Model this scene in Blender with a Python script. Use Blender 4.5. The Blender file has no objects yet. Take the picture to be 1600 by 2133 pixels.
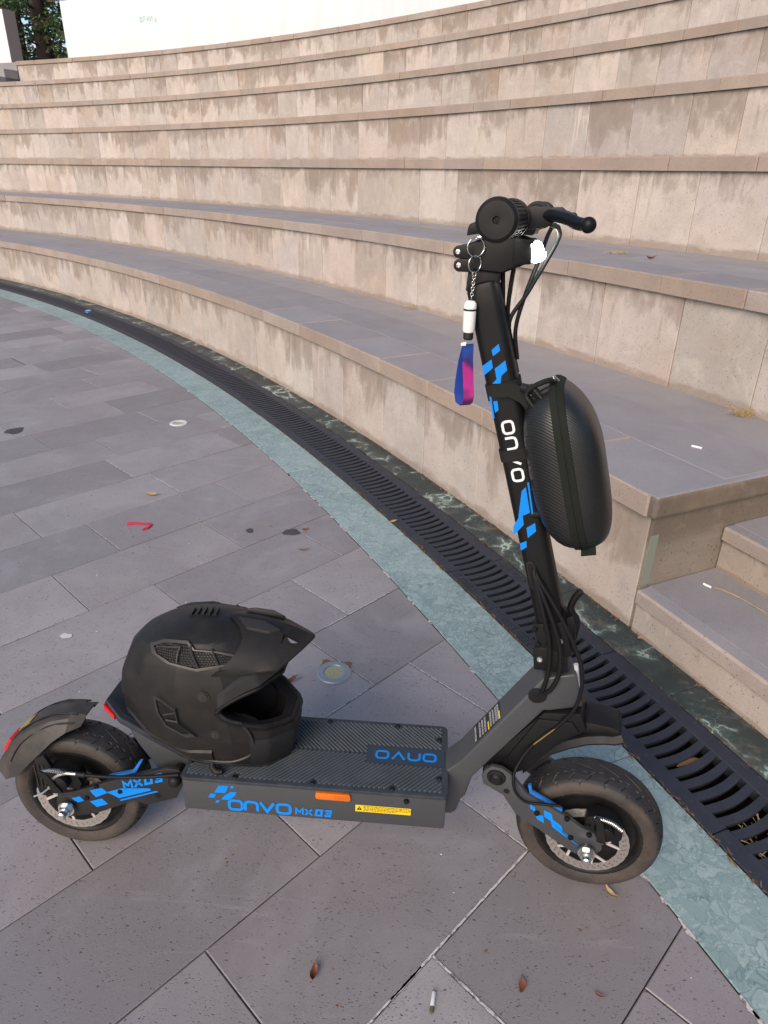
import bpy, bmesh, math, random
import numpy as np
from mathutils import Vector, Matrix

sc = bpy.context.scene
COL = sc.collection
R = math.radians
rnd = random.Random(7)

# ------------------------------------------------------------------ camera, sky, sun, exposure
CAM_R = Vector((0.99986092, 0.0073874, 0.01495191))
CAM_U = Vector((-0.01667733, 0.44289902, 0.89641638))
CAM_F = Vector((0.0, 0.89654107, -0.44296063))
CAM_H = 1.3
cam = bpy.data.objects.new('camera', bpy.data.cameras.new('camera'))
COL.objects.link(cam)
cam.data.sensor_fit = 'HORIZONTAL'
cam.data.sensor_width = 36.0
cam.data.lens = 1432.389 / 1600 * 36.0
cam.data.clip_start, cam.data.clip_end = 0.02, 600
M = Matrix.Identity(4)
for i in range(3):
    M[i][0], M[i][1], M[i][2] = CAM_R[i], CAM_U[i], -CAM_F[i]
M[2][3] = CAM_H
cam.matrix_world = M
sc.camera = cam

SUN_EL, SUN_AZ = R(34), R(206)        # azimuth clockwise from +Y, as the sky texture counts it
world = bpy.data.worlds.new('World')
sc.world = world
world.use_nodes = True
wn = world.node_tree
bg = wn.nodes['Background']
sky = wn.nodes.new('ShaderNodeTexSky')
sky.sky_type = 'NISHITA'
sky.sun_disc = False
sky.sun_elevation = SUN_EL
sky.sun_rotation = SUN_AZ
sky.air_density, sky.dust_density, sky.ozone_density = 1.0, 1.2, 1.0
wn.links.new(sky.outputs[0], bg.inputs[0])
bg.inputs[1].default_value = 0.078
sun = bpy.data.objects.new('sun', bpy.data.lights.new('sun', 'SUN'))
COL.objects.link(sun)
sun.data.energy = 1.5
sun.data.angle = R(38)
sun.data.color = (1.0, 0.83, 0.68)
sd = Vector((math.sin(SUN_AZ) * math.cos(SUN_EL), math.cos(SUN_AZ) * math.cos(SUN_EL), math.sin(SUN_EL)))
sun.rotation_euler = sd.to_track_quat('Z', 'Y').to_euler()
sc.view_settings.view_transform = 'Standard'
sc.view_settings.look = 'None'
sc.view_settings.exposure = 1.22
sc.view_settings.gamma = 1.0
sc.view_settings.use_curve_mapping = False

# ------------------------------------------------------------------ material helpers
class NT:
    def __init__(s, name):
        s.m = bpy.data.materials.new(name)
        s.m.use_nodes = True
        s.t = s.m.node_tree
        s.b = s.t.nodes['Principled BSDF']
    def n(s, typ, **kw):
        nd = s.t.nodes.new('ShaderNode' + typ)
        for k, v in kw.items():
            if k.startswith('i_'):
                key = k[2:]
                key = int(key) if key.isdigit() else key.replace('_', ' ')
                s.put(nd.inputs[key], v)
            else:
                setattr(nd, k, v)
        return nd
    def put(s, sock, v):
        if hasattr(v, 'is_linked') or hasattr(v, 'node'):
            s.t.links.new(v, sock)
        else:
            if isinstance(v, (tuple, list)) and len(v) == 3 and sock.type == 'RGBA':
                v = (*v, 1)
            sock.default_value = v
    def coord(s, which='Object'):
        return s.n('TexCoord').outputs[which]
    def pos(s):
        return s.n('NewGeometry').outputs['Position']
    def mapping(s, vec, scale=(1, 1, 1), loc=(0, 0, 0), rot=(0, 0, 0)):
        return s.n('Mapping', i_Vector=vec, i_Scale=scale, i_Location=loc, i_Rotation=rot).outputs[0]
    def noise(s, vec, scale, detail=4, rough=0.55, dist=0.0):
        return s.n('TexNoise', i_Vector=vec, i_Scale=scale, i_Detail=detail, i_Roughness=rough, i_Distortion=dist).outputs['Fac']
    def vor(s, vec, scale, feature='F1', out='Distance', rand=1.0):
        nd = s.n('TexVoronoi', feature=feature, i_Vector=vec, i_Scale=scale, i_Randomness=rand)
        return nd.outputs[out]
    def ramp(s, fac, stops, interp='LINEAR'):
        nd = s.n('ValToRGB')
        cr = nd.color_ramp
        cr.interpolation = interp
        while len(cr.elements) < len(stops):
            cr.elements.new(0.5)
        for e, (p, c) in zip(cr.elements, stops):
            e.position = p
            e.color = (c, c, c, 1) if isinstance(c, (int, float)) else (*c, 1)
        s.put(nd.inputs[0], fac)
        return nd.outputs[0]
    def mix(s, fac, a, b, mode='MIX'):
        nd = s.n('Mix', data_type='RGBA', blend_type=mode)
        s.put(nd.inputs[0], fac); s.put(nd.inputs[6], a); s.put(nd.inputs[7], b)
        return nd.outputs[2]
    def math(s, op, a, b=0.0, clamp=False):
        nd = s.n('Math', operation=op, use_clamp=clamp)
        s.put(nd.inputs[0], a); s.put(nd.inputs[1], b)
        return nd.outputs[0]
    def rand(s):
        return s.n('ObjectInfo').outputs['Random']
    def sep(s, vec):
        nd = s.n('SeparateXYZ'); s.put(nd.inputs[0], vec); return nd.outputs
    def comb(s, x, y, z):
        nd = s.n('CombineXYZ'); s.put(nd.inputs[0], x); s.put(nd.inputs[1], y); s.put(nd.inputs[2], z); return nd.outputs[0]
    def bump(s, h, strength=0.3, dist=0.002):
        nd = s.n('Bump', i_Height=h, i_Strength=strength, i_Distance=dist)
        s.t.links.new(nd.outputs[0], s.b.inputs['Normal'])
    def out(s, col=None, rough=None, metal=None, spec=None, **kw):
        for k, v in (('Base Color', col), ('Roughness', rough), ('Metallic', metal), ('Specular IOR Level', spec)):
            if v is not None:
                s.put(s.b.inputs[k], v)
        for k, v in kw.items():
            s.put(s.b.inputs[k.replace('_', ' ')], v)
        return s.m

def mat_plain(name, col, rough=0.5, metal=0.0, spec=0.5, grain=0.0, gscale=900, dust=0.0, dustcol=(0.20, 0.165, 0.13)):
    t = NT(name)
    v = t.coord()
    c = col
    if dust:
        d = t.ramp(t.noise(v, 22, 5, 0.65), [(0.42, 0.0), (0.78, 1.0)])
        d = t.math('MULTIPLY', d, dust)
        c = t.mix(d, (*col, 1), (*dustcol, 1))
    rr = t.math('ADD', t.math('MULTIPLY', t.noise(v, 60, 3), 0.16), rough - 0.08)
    if grain:
        t.bump(t.noise(v, gscale, 2), grain, 0.0006)
    return t.out(c, rr, metal, spec)

def stone(name, base, vary=0.12, hue=0.04, pits=0.5, blotch=0.25, rough=0.8, pit_scale=150, uvspace=False):
    """quarried volcanic stone: per-slab tint, soft blotches, dark elongated pits"""
    t = NT(name)
    p = t.pos()
    r = t.rand()
    wn_ = t.n('TexWhiteNoise', noise_dimensions='1D'); t.put(wn_.inputs['W'], r)
    rc = wn_.outputs['Color']
    off = t.n('VectorMath', operation='MULTIPLY_ADD'); t.put(off.inputs[0], rc); off.inputs[1].default_value = (9, 9, 9); t.put(off.inputs[2], p)
    v = off.outputs[0]
    # tint of the slab
    hv = t.n('HueSaturation', i_Color=(*base, 1))
    t.put(hv.inputs['Value'], t.math('ADD', t.math('MULTIPLY', r, vary * 2), 1 - vary))
    t.put(hv.inputs['Saturation'], t.math('ADD', t.math('MULTIPLY', t.sep(rc)[1], 0.4), 0.80))
    t.put(hv.inputs['Hue'], t.math('ADD', t.math('MULTIPLY', t.sep(rc)[2], hue), 0.5 - hue / 2))
    c = hv.outputs[0]
    bl = t.noise(v, 3.2, 5, 0.6, 0.6)
    c = t.mix(t.math('MULTIPLY', t.ramp(bl, [(0.35, 1.0), (0.62, 0.0)]), blotch), c, (base[0] * 0.62, base[1] * 0.60, base[2] * 0.60, 1))
    fine = t.noise(v, 420, 3, 0.7)
    c = t.mix(0.35, c, t.ramp(fine, [(0.3, (0.30, 0.30, 0.30)), (0.7, (0.72, 0.72, 0.72))]), 'OVERLAY')
    # pits
    vs = t.mapping(v, (1.0, 1.9, 1.0), rot=(0, 0, 0.5))
    vd = t.n('VectorMath', operation='ADD'); t.put(vd.inputs[0], vs)
    nz = t.n('TexNoise', i_Vector=v, i_Scale=240.0, i_Detail=2.0)
    sc_ = t.n('VectorMath', operation='SCALE'); t.put(sc_.inputs[0], nz.outputs['Color']); sc_.inputs['Scale'].default_value = 0.010
    t.put(vd.inputs[1], sc_.outputs[0])
    pit = t.vor(vd.outputs[0], pit_scale)
    msk = t.ramp(t.noise(v, 26, 4), [(0.40, 0.0), (0.58, 1.0)])
    pm = t.math('MULTIPLY', t.ramp(pit, [(0.14, 1.0), (0.27, 0.0)]), msk)
    big = t.math('MULTIPLY', t.ramp(t.vor(vd.outputs[0], pit_scale * 0.36), [(0.08, 1.0), (0.15, 0.0)]), 1.0)
    pm = t.math('MAXIMUM', pm, big)
    c = t.mix(t.math('MULTIPLY', pm, pits), c, (base[0] * 0.25, base[1] * 0.24, base[2] * 0.24, 1))
    # pale flecks
    fl = t.ramp(t.vor(t.mapping(v, (1, 1, 1), (3, 1, 2)), 70), [(0.03, 1.0), (0.07, 0.0)])
    c = t.mix(t.math('MULTIPLY', fl, 0.35), c, (0.5, 0.48, 0.47, 1))
    t.bump(t.math('SUBTRACT', t.math('MULTIPLY', fine, 0.25), pm), 0.5, 0.0015)
    return t, c, v, rough

M_ = {}
t, c, v, rg = stone('paving_stone', (0.262, 0.244, 0.247), vary=0.23, hue=0.045, pits=0.95, blotch=0.38, pit_scale=120)
wp = t.ramp(t.noise(t.pos(), 2.3, 7, 0.66, 1.2), [(0.50, 0.0), (0.68, 1.0)])
c = t.mix(t.math('MULTIPLY', wp, 0.42), c, (0.335, 0.318, 0.330, 1))
sc2 = t.ramp(t.noise(t.mapping(t.pos(), (1, 6, 1), rot=(0, 0, 0.6)), 2.0, 6, 0.7, 1.5), [(0.60, 0.0), (0.70, 1.0)])
c = t.mix(t.math('MULTIPLY', sc2, 0.22), c, (0.40, 0.385, 0.39, 1))
pl = t.ramp(t.noise(v, 1.1, 6, 0.62, 0.8), [(0.50, 0.0), (0.72, 1.0)])
c = t.mix(t.math('MULTIPLY', pl, 0.45), c, (0.190, 0.150, 0.155, 1))
M_['paving'] = t.out(c, t.math('ADD', t.math('MULTIPLY', t.noise(v, 8), 0.25), 0.36), 0.0, 0.75)
t, c, v, rg = stone('tread_stone', (0.285, 0.272, 0.280), vary=0.07, hue=0.02, pits=0.4, blotch=0.35)
c = t.mix(t.math('MULTIPLY', t.ramp(t.noise(v, 1.3, 6, 0.6, 0.5), [(0.45, 0.0), (0.65, 1.0)]), 0.5), c, (0.300, 0.262, 0.255, 1))
M_['tread'] = t.out(c, t.math('ADD', t.math('MULTIPLY', t.noise(v, 6), 0.3), 0.55), 0.0, 0.4)
t, c, v, rg = stone('coping_stone', (0.350, 0.285, 0.238), vary=0.08, hue=0.015, pits=0.7, blotch=0.4, pit_scale=120)
M_['coping'] = t.out(c, 0.85, 0.0, 0.25)

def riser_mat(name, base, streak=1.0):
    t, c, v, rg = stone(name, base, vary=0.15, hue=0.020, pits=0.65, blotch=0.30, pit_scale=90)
    uv = t.sep(t.n('UVMap').outputs[0])
    r = t.rand()
    u, h = uv[0], uv[1]                      # metres along the wall, 0..1 up the slab
    topd = t.math('SUBTRACT', 1.0, h)
    uo = t.math('ADD', u, t.math('MULTIPLY', r, 37.0))
    # damp stains hanging from the coping
    edge = t.noise(t.comb(uo, t.math('MULTIPLY', h, 0.16), 0.0), 6.5, 6, 0.62, 0.25)
    amp = t.ramp(t.noise(t.comb(u, r, 9.0), 0.9, 2), [(0.36, 0.0), (0.62, 1.0)])
    rj = t.n('TexWhiteNoise', noise_dimensions='1D'); t.put(rj.inputs['W'], t.math('MULTIPLY', r, 91.7))
    amp = t.math('ADD', t.math('MULTIPLY', amp, 0.45), t.math('MULTIPLY', rj.outputs['Value'], 0.75))
    prof = t.math('ADD', t.math('MULTIPLY', edge, 2.3), -1.20)
    prof = t.math('ADD', prof, t.math('MULTIPLY', amp, 0.62))
    st = t.math('SUBTRACT', prof, topd)
    stm = t.ramp(st, [(0.0, 0.0), (0.05, 0.25), (0.22, 0.75), (0.5, 1.0)])
    c = t.mix(t.math('MULTIPLY', stm, 0.80 * streak), c, (base[0] * 0.50, base[1] * 0.46, base[2] * 0.42, 1))
    # pale lime runs
    run = t.noise(t.comb(t.math('MULTIPLY', uo, 26.0), t.math('MULTIPLY', h, 1.1), 1.7), 1.0, 4, 0.65, 0.5)
    zone = t.ramp(t.noise(t.comb(uo, 0.0, 5.0), 1.6, 3), [(0.47, 0.0), (0.62, 1.0)])
    rm = t.math('MULTIPLY', t.ramp(run, [(0.54, 0.0), (0.66, 1.0)]), zone)
    rm = t.math('MULTIPLY', rm, t.ramp(topd, [(0.03, 0.0), (0.12, 1.0), (0.95, 0.25)]))
    mot = t.noise(v, 7.5, 7, 0.68, 0.7)
    c = t.mix(t.math('MULTIPLY', t.ramp(mot, [(0.34, 1.0), (0.50, 0.0)]), 0.28), c, (base[0] * 0.66, base[1] * 0.63, base[2] * 0.60, 1))
    c = t.mix(t.math('MULTIPLY', t.ramp(mot, [(0.54, 0.0), (0.70, 1.0)]), 0.40), c, (base[0] * 1.30, base[1] * 1.30, base[2] * 1.30, 1))
    c = t.mix(t.math('MULTIPLY', rm, 0.85 * streak), c, (0.62, 0.52, 0.45, 1))
    # dark drips
    dr = t.noise(t.comb(t.math('MULTIPLY', uo, 19.0), t.math('MULTIPLY', h, 0.8), 8.7), 1.0, 4, 0.6, 0.3)
    dm = t.math('MULTIPLY', t.ramp(dr, [(0.60, 0.0), (0.70, 1.0)]), t.ramp(topd, [(0.0, 1.0), (0.8, 0.1)]))
    c = t.mix(t.math('MULTIPLY', dm, 0.65 * streak), c, (base[0] * 0.42, base[1] * 0.38, base[2] * 0.34, 1))
    # ochre wash and grime at the foot
    oc = t.ramp(t.noise(v, 2.1, 5, 0.6), [(0.52, 0.0), (0.70, 1.0)])
    c = t.mix(t.math('MULTIPLY', oc, 0.22), c, (0.46, 0.33, 0.21, 1))
    ft = t.math('SUBTRACT', t.math('MULTIPLY', t.noise(t.comb(uo, h, 3.0), 9.0, 5), 0.22), h)
    c = t.mix(t.math('MULTIPLY', t.ramp(ft, [(0.0, 0.0), (0.06, 1.0)]), 0.55), c, (0.21, 0.155, 0.115, 1))
    return t.out(c, 0.86, 0.0, 0.22)
M_['riser'] = riser_mat('riser_stone', (0.462, 0.406, 0.362))
M_['stair'] = riser_mat('stair_stone', (0.345, 0.290, 0.245), 1.3)

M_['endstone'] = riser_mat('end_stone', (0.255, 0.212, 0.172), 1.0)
t = NT('joint_mortar'); v = t.pos()
k = t.ramp(t.noise(v, 5.0, 4, 0.6), [(0.50, (0.030, 0.027, 0.026)), (0.60, (0.10, 0.09, 0.085)), (0.72, (0.42, 0.40, 0.39))])
M_['mortar'] = t.out(k, 0.95, 0.0, 0.1)
M_['core'] = mat_plain('dark_backing', (0.07, 0.058, 0.048), 0.95, spec=0.1)
t = NT('white_grout'); v = t.pos()
M_['grout'] = t.out(t.ramp(t.noise(v, 90, 4, 0.7), [(0.36, (0.14, 0.13, 0.125)), (0.52, (0.52, 0.50, 0.49))]), 0.95, 0.0, 0.1)
t.bump(t.noise(v, 400, 2), 0.5, 0.001)

# pale green breccia
t = NT('green_breccia_marble'); p = t.pos()
wn_ = t.n('TexWhiteNoise', noise_dimensions='1D'); t.put(wn_.inputs['W'], t.rand())
off = t.n('VectorMath', operation='MULTIPLY_ADD'); t.put(off.inputs[0], wn_.outputs['Color']); off.inputs[1].default_value = (7, 7, 7); t.put(off.inputs[2], p); v = off.outputs[0]
nz = t.n('TexNoise', i_Vector=v, i_Scale=16.0, i_Detail=4.0)
s1 = t.n('VectorMath', operation='SCALE'); t.put(s1.inputs[0], nz.outputs['Color']); s1.inputs['Scale'].default_value = 0.085
vv = t.n('VectorMath', operation='ADD'); t.put(vv.inputs[0], v); t.put(vv.inputs[1], s1.outputs[0]); vv = vv.outputs[0]
e1 = t.vor(vv, 27, 'DISTANCE_TO_EDGE'); c1 = t.sep(t.vor(vv, 27, 'F1', 'Color'))[0]
e2 = t.vor(vv, 95, 'DISTANCE_TO_EDGE'); c2 = t.sep(t.vor(vv, 95, 'F1', 'Color'))[0]
mat1 = t.mix(t.noise(v, 6, 5, 0.6), (0.150, 0.238, 0.240, 1), (0.285, 0.372, 0.365, 1))
clast = t.mix(c1, (0.20, 0.30, 0.295, 1), (0.42, 0.50, 0.48, 1))
cm = t.math('MULTIPLY', t.ramp(e1, [(0.03, 0.0), (0.07, 1.0)]), t.ramp(c1, [(0.55, 0.0), (0.60, 1.0)]))
col = t.mix(t.math('MULTIPLY', cm, 0.36), mat1, clast)
cm2 = t.math('MULTIPLY', t.ramp(e2, [(0.06, 0.0), (0.14, 1.0)]), t.ramp(c2, [(0.62, 0.0), (0.66, 1.0)]))
col = t.mix(t.math('MULTIPLY', cm2, 0.55), col, (0.36, 0.45, 0.44, 1))
col = t.mix(t.math('MULTIPLY', t.ramp(e1, [(0.0, 1.0), (0.025, 0.0)]), t.ramp(t.noise(v, 11, 4), [(0.40, 0.0), (0.58, 0.85)])), col, (0.075, 0.14, 0.145, 1))
col = t.mix(t.math('MULTIPLY', t.ramp(t.noise(v, 1.7, 3), [(0.4, 0.0), (0.65, 1.0)]), 0.35), col, (0.34, 0.43, 0.42, 1))
ve = t.vor(t.mapping(vv, (1, 1, 1), (5, 2, 1)), 42, 'DISTANCE_TO_EDGE')
col = t.mix(t.math('MULTIPLY', t.ramp(ve, [(0.0, 1.0), (0.06, 0.0)]), t.ramp(t.noise(v, 8, 4), [(0.42, 0.0), (0.56, 0.85)])), col, (0.085, 0.145, 0.150, 1))
col = t.mix(t.math('MULTIPLY', t.ramp(t.noise(v, 60, 5, 0.7), [(0.5, 0.0), (0.75, 1.0)]), 0.30), col, (0.20, 0.195, 0.18, 1))
M_['breccia'] = t.out(col, t.math('ADD', t.math('MULTIPLY', t.noise(v, 30), 0.2), 0.36), 0.0, 0.45)
# dark serpentine with pale veins
t = NT('dark_green_marble'); p = t.pos()
wn_ = t.n('TexWhiteNoise', noise_dimensions='1D'); t.put(wn_.inputs['W'], t.rand())
off = t.n('VectorMath', operation='MULTIPLY_ADD'); t.put(off.inputs[0], wn_.outputs['Color']); off.inputs[1].default_value = (7, 7, 7); t.put(off.inputs[2], p); v = off.outputs[0]
nz = t.n('TexNoise', i_Vector=v, i_Scale=7.0, i_Detail=5.0, i_Roughness=0.65)
s1 = t.n('VectorMath', operation='SCALE'); t.put(s1.inputs[0], nz.outputs['Color']); s1.inputs['Scale'].default_value = 0.16
vv = t.n('VectorMath', operation='ADD'); t.put(vv.inputs[0], t.mapping(v, (1, 1, 1))); t.put(vv.inputs[1], s1.outputs[0]); vv = vv.outputs[0]
e1 = t.vor(vv, 8, 'DISTANCE_TO_EDGE'); e2 = t.vor(vv, 24, 'DISTANCE_TO_EDGE')
body = t.mix(t.noise(v, 5, 6, 0.65), (0.011, 0.016, 0.019, 1), (0.046, 0.068, 0.068, 1))
vw = t.ramp(t.noise(v, 5.0, 4, 0.6), [(0.48, 0.03), (0.60, 1.0)])
col = t.mix(t.math('MULTIPLY', t.ramp(e1, [(0.0, 1.0), (0.020, 0.75), (0.034, 0.18), (0.16, 0.0)]), vw), body, (0.44, 0.56, 0.49, 1))
col = t.mix(t.math('MULTIPLY', t.math('MULTIPLY', t.ramp(e2, [(0.0, 1.0), (0.03, 0.0)]), vw), 0.55), col, (0.24, 0.34, 0.30, 1))
dst = t.ramp(t.noise(v, 9, 5, 0.65), [(0.56, 0.0), (0.75, 1.0)])
col = t.mix(t.math('MULTIPLY', dst, 0.5), col, (0.26, 0.215, 0.17, 1))
M_['serpentine'] = t.out(col, t.math('ADD', t.math('MULTIPLY', t.noise(v, 20), 0.25), 0.36), 0.0, 0.45)
# cast iron
t = NT('cast_iron'); v = t.pos()
col = t.mix(t.noise(v, 14, 5, 0.6), (0.016, 0.020, 0.031, 1), (0.040, 0.046, 0.062, 1))
col = t.mix(t.math('MULTIPLY', t.ramp(t.noise(v, 45, 4, 0.7), [(0.60, 0.0), (0.74, 1.0)]), 0.45), col, (0.16, 0.125, 0.10, 1))
t.bump(t.noise(v, 500, 2), 0.35, 0.001)
M_['iron'] = t.out(col, 0.55, 0.15, 0.5)
M_['pit'] = mat_plain('drain_pit', (0.018, 0.016, 0.015), 0.95, spec=0.05)
t = NT('white_wall_paint'); v = t.pos()
col = t.mix(t.ramp(t.noise(t.mapping(v, (3, 3, 0.5)), 1.2, 4), [(0.35, 0.0), (0.75, 1.0)]), (0.72, 0.70, 0.715, 1), (0.67, 0.645, 0.66, 1))
M_['white'] = t.out(col, 0.8, 0.0, 0.2)
M_['end_brown'] = mat_plain('brown_end_face', (0.30, 0.225, 0.20), 0.9, spec=0.15, grain=0.4, gscale=120)  # wall end face coloured brown, unlike the white front
M_['green_spray'] = mat_plain('green_spray_paint', (0.34, 0.62, 0.50), 0.7)
# scooter
M_['graphite'] = mat_plain('graphite_paint', (0.062, 0.065, 0.070), 0.42, 0.25, 0.45, grain=0.10, gscale=1500, dust=0.06)
M_['black'] = mat_plain('matte_black_paint', (0.0065, 0.0065, 0.007), 0.46, 0.0, 0.24, grain=0.10, gscale=1500)
M_['armblack'] = mat_plain('charcoal_paint', (0.018, 0.018, 0.019), 0.48, 0.1, 0.35, dust=0.06)
M_['plastic'] = mat_plain('black_plastic', (0.0075, 0.0075, 0.008), 0.52, 0, 0.26, grain=0.2, gscale=700, dust=0.05)
M_['fender'] = mat_plain('dusty_fender_plastic', (0.034, 0.030, 0.027), 0.50, 0, 0.35, grain=0.15, gscale=700, dust=0.40, dustcol=(0.14, 0.115, 0.095))
M_['mat'] = mat_plain('rubber_mat', (0.026, 0.033, 0.041), 0.62, 0, 0.35, grain=0.3, gscale=600, dust=0.35, dustcol=(0.11, 0.115, 0.12))
M_['rib'] = mat_plain('pale_rubber_rib', (0.066, 0.078, 0.090), 0.6, 0, 0.35, grain=0.3, gscale=600, dust=0.3, dustcol=(0.13, 0.135, 0.14))  # ribs paler than the mat, to bring out the chevron pattern
M_['spoke'] = mat_plain('machined_spoke', (0.62, 0.58, 0.54), 0.42, 0.45)
M_['pad'] = mat_plain('navy_rubber_pad', (0.016, 0.023, 0.034), 0.55, 0, 0.35, grain=0.3, gscale=600, dust=0.12)
M_['blue'] = mat_plain('blue_decal', (0.002, 0.215, 0.700), 0.50, 0, 0.25)
M_['bluedark'] = mat_plain('blue_anodised', (0.015, 0.150, 0.470), 0.40)
M_['whitedecal'] = mat_plain('white_decal', (0.78, 0.78, 0.80), 0.4)
M_['panel'] = mat_plain('logo_panel', (0.024, 0.034, 0.046), 0.45)
M_['steel'] = mat_plain('bright_steel', (0.62, 0.62, 0.60), 0.28, 1.0)
M_['disc'] = mat_plain('brake_disc_steel', (0.50, 0.47, 0.44), 0.36, 0.85)
M_['chrome'] = mat_plain('chrome_wire', (0.72, 0.69, 0.62), 0.2, 1.0)
M_['cable'] = mat_plain('cable_sheath', (0.008, 0.008, 0.009), 0.55, 0, 0.2)
M_['gold'] = mat_plain('brass_cable', (0.40, 0.29, 0.10), 0.35, 0.8)
M_['red'] = mat_plain('red_reflector', (0.55, 0.012, 0.015), 0.25)
M_['orange'] = mat_plain('orange_reflector', (0.62, 0.14, 0.005), 0.2)
M_['yellow'] = mat_plain('yellow_sticker', (0.80, 0.56, 0.01), 0.45)
M_['ink'] = mat_plain('black_ink', (0.015, 0.013, 0.010), 0.5)
M_['offwhite'] = mat_plain('white_plastic', (0.80, 0.79, 0.77), 0.4)
M_['greywhite'] = mat_plain('pale_grey_tape', (0.55, 0.56, 0.58), 0.45)
M_['strap'] = mat_plain('black_webbing', (0.016, 0.016, 0.015), 0.85, 0, 0.2, grain=0.6, gscale=500)
M_['zip'] = mat_plain('green_sheen_zip_tape', (0.0085, 0.0105, 0.0080), 0.8, 0, 0.25, grain=0.6, gscale=500)  # black tape; a green reflection is put into its colour
M_['helmet'] = mat_plain('matte_helmet_shell', (0.0125, 0.0120, 0.0117), 0.46, 0, 0.27, grain=0.10, gscale=1200, dust=0.06)
M_['helmet_trim'] = mat_plain('satin_helmet_trim', (0.026, 0.025, 0.024), 0.40, 0, 0.4)
M_['liner'] = mat_plain('helmet_liner_cloth', (0.012, 0.012, 0.013), 0.95, 0, 0.1, grain=0.5, gscale=400)
M_['mesh'] = mat_plain('vent_mesh', (0.008, 0.008, 0.009), 0.7)
# tyre: black tread, dusty brown side walls (v runs across the section)
t = NT('dusty_tyre_rubber')
uv = t.sep(t.n('UVMap').outputs[0]); v = t.coord()
side = t.math('ABSOLUTE', t.math('SUBTRACT', uv[1], 0.5))
dn = t.math('ADD', side, t.math('MULTIPLY', t.math('SUBTRACT', t.noise(v, 30, 5, 0.65), 0.5), 0.07))
dm = t.ramp(dn, [(0.300, 0.0), (0.330, 1.0)])
dm = t.math('MULTIPLY', dm, t.ramp(t.noise(v, 14, 4), [(0.34, 0.14), (0.68, 0.78)]))
col = t.mix(dm, (0.019, 0.019, 0.021, 1), (0.095, 0.072, 0.055, 1))
col = t.mix(t.math('MULTIPLY', t.ramp(t.noise(v, 25, 5, 0.7), [(0.5, 0.0), (0.8, 1.0)]), 0.22), col, (0.085, 0.075, 0.066, 1))
uu = t.math('MULTIPLY', uv[0], 330.0)
lt = t.ramp(t.noise(t.comb(uu, t.math('MULTIPLY', uv[1], 120.0), 0.0), 1.0, 1), [(0.50, 0.0), (0.53, 1.0)])
band_ = t.math('MULTIPLY', t.ramp(side, [(0.365, 0.0), (0.370, 1.0)]), t.ramp(side, [(0.415, 1.0), (0.420, 0.0)]))
lt = t.math('MULTIPLY', lt, t.math('MULTIPLY', band_, t.ramp(t.noise(t.comb(t.math('MULTIPLY', uv[0], 9.0), 0.0, 4.0), 1.0, 0), [(0.48, 0.0), (0.5, 1.0)])))
ring_ = t.ramp(t.math('FRACT', t.math('MULTIPLY', side, 36.0)), [(0.0, 0.0), (0.12, 1.0), (0.24, 0.0)])
ring_ = t.math('MULTIPLY', ring_, t.ramp(side, [(0.335, 0.0), (0.34, 1.0)]))
hb = t.math('ADD', t.math('MULTIPLY', t.noise(v, 260, 4, 0.7), 0.35), t.math('ADD', t.math('MULTIPLY', lt, 0.9), t.math('MULTIPLY', ring_, 0.5)))
col = t.mix(t.math('MULTIPLY', t.ramp(t.noise(v, 120, 5, 0.75), [(0.48, 0.0), (0.66, 1.0)]), t.math('MULTIPLY', dm, 0.55)), col, (0.035, 0.031, 0.028, 1))
t.bump(hb, 0.5, 0.0012)
M_['tyre'] = t.out(col, t.math('ADD', t.math('MULTIPLY', dm, 0.25), 0.55), 0, 0.4)
# carbon-look bag shell
t = NT('carbon_weave_shell')
uv = t.n('UVMap').outputs[0]
w = t.n('TexWave', wave_type='BANDS', bands_direction='DIAGONAL', i_Vector=t.mapping(uv, (110, 110, 1)), i_Scale=1.0, i_Distortion=0.0).outputs['Fac']
col = t.mix(w, (0.008, 0.009, 0.009, 1), (0.015, 0.016, 0.0155, 1))
t.bump(w, 0.28, 0.0010)
M_['carbon'] = t.out(col, 0.36, 0, 0.45)
# lanyard print
t = NT('lanyard_print'); v = t.coord()
s = t.sep(v)[2]
k = t.math('ADD', t.math('MULTIPLY', t.math('ADD', s, 0.150), -9.5), t.math('MULTIPLY', t.math('SUBTRACT', t.noise(v, 45, 1), 0.5), 0.5))
M_['lanyard'] = t.out(t.ramp(k, [(0.06, (0.012, 0.07, 0.32)), (0.25, (0.04, 0.015, 0.14)), (0.38, (0.42, 0.02, 0.22)), (0.66, (0.50, 0.03, 0.26)), (0.82, (0.10, 0.008, 0.085)), (1.0, (0.09, 0.01, 0.08))]), 0.7)
t = NT('lanyard_blue'); M_['lanblue'] = t.out((0.012, 0.045, 0.30), 0.65)
# headlamp
t = NT('headlamp_led'); t.out((0.9, 0.95, 0.9), 0.3, Emission_Color=(0.93, 1.0, 0.90, 1), Emission_Strength=16.0); M_['led'] = t.m
t = NT('uplight_glass'); M_['glass'] = t.out((0.36, 0.36, 0.22), 0.25, 0, 0.5)
M_['alu'] = mat_plain('weathered_aluminium', (0.34, 0.37, 0.40), 0.42, 0.55, dust=0.2)
M_['paper'] = mat_plain('cigarette_paper', (0.80, 0.79, 0.78), 0.8)
M_['ash'] = mat_plain('burnt_tip', (0.10, 0.085, 0.06), 0.9)
M_['leaf'] = mat_plain('dry_leaf', (0.165, 0.060, 0.032), 0.7)
M_['leafpale'] = mat_plain('pale_dry_leaf', (0.34, 0.24, 0.12), 0.75)
M_['straw'] = mat_plain('dry_straw', (0.42, 0.31, 0.16), 0.8)
M_['cloth'] = mat_plain('crimson_cloth', (0.42, 0.012, 0.05), 0.8)
M_['gum'] = mat_plain('pale_gum', (0.50, 0.50, 0.54), 0.8)
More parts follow.
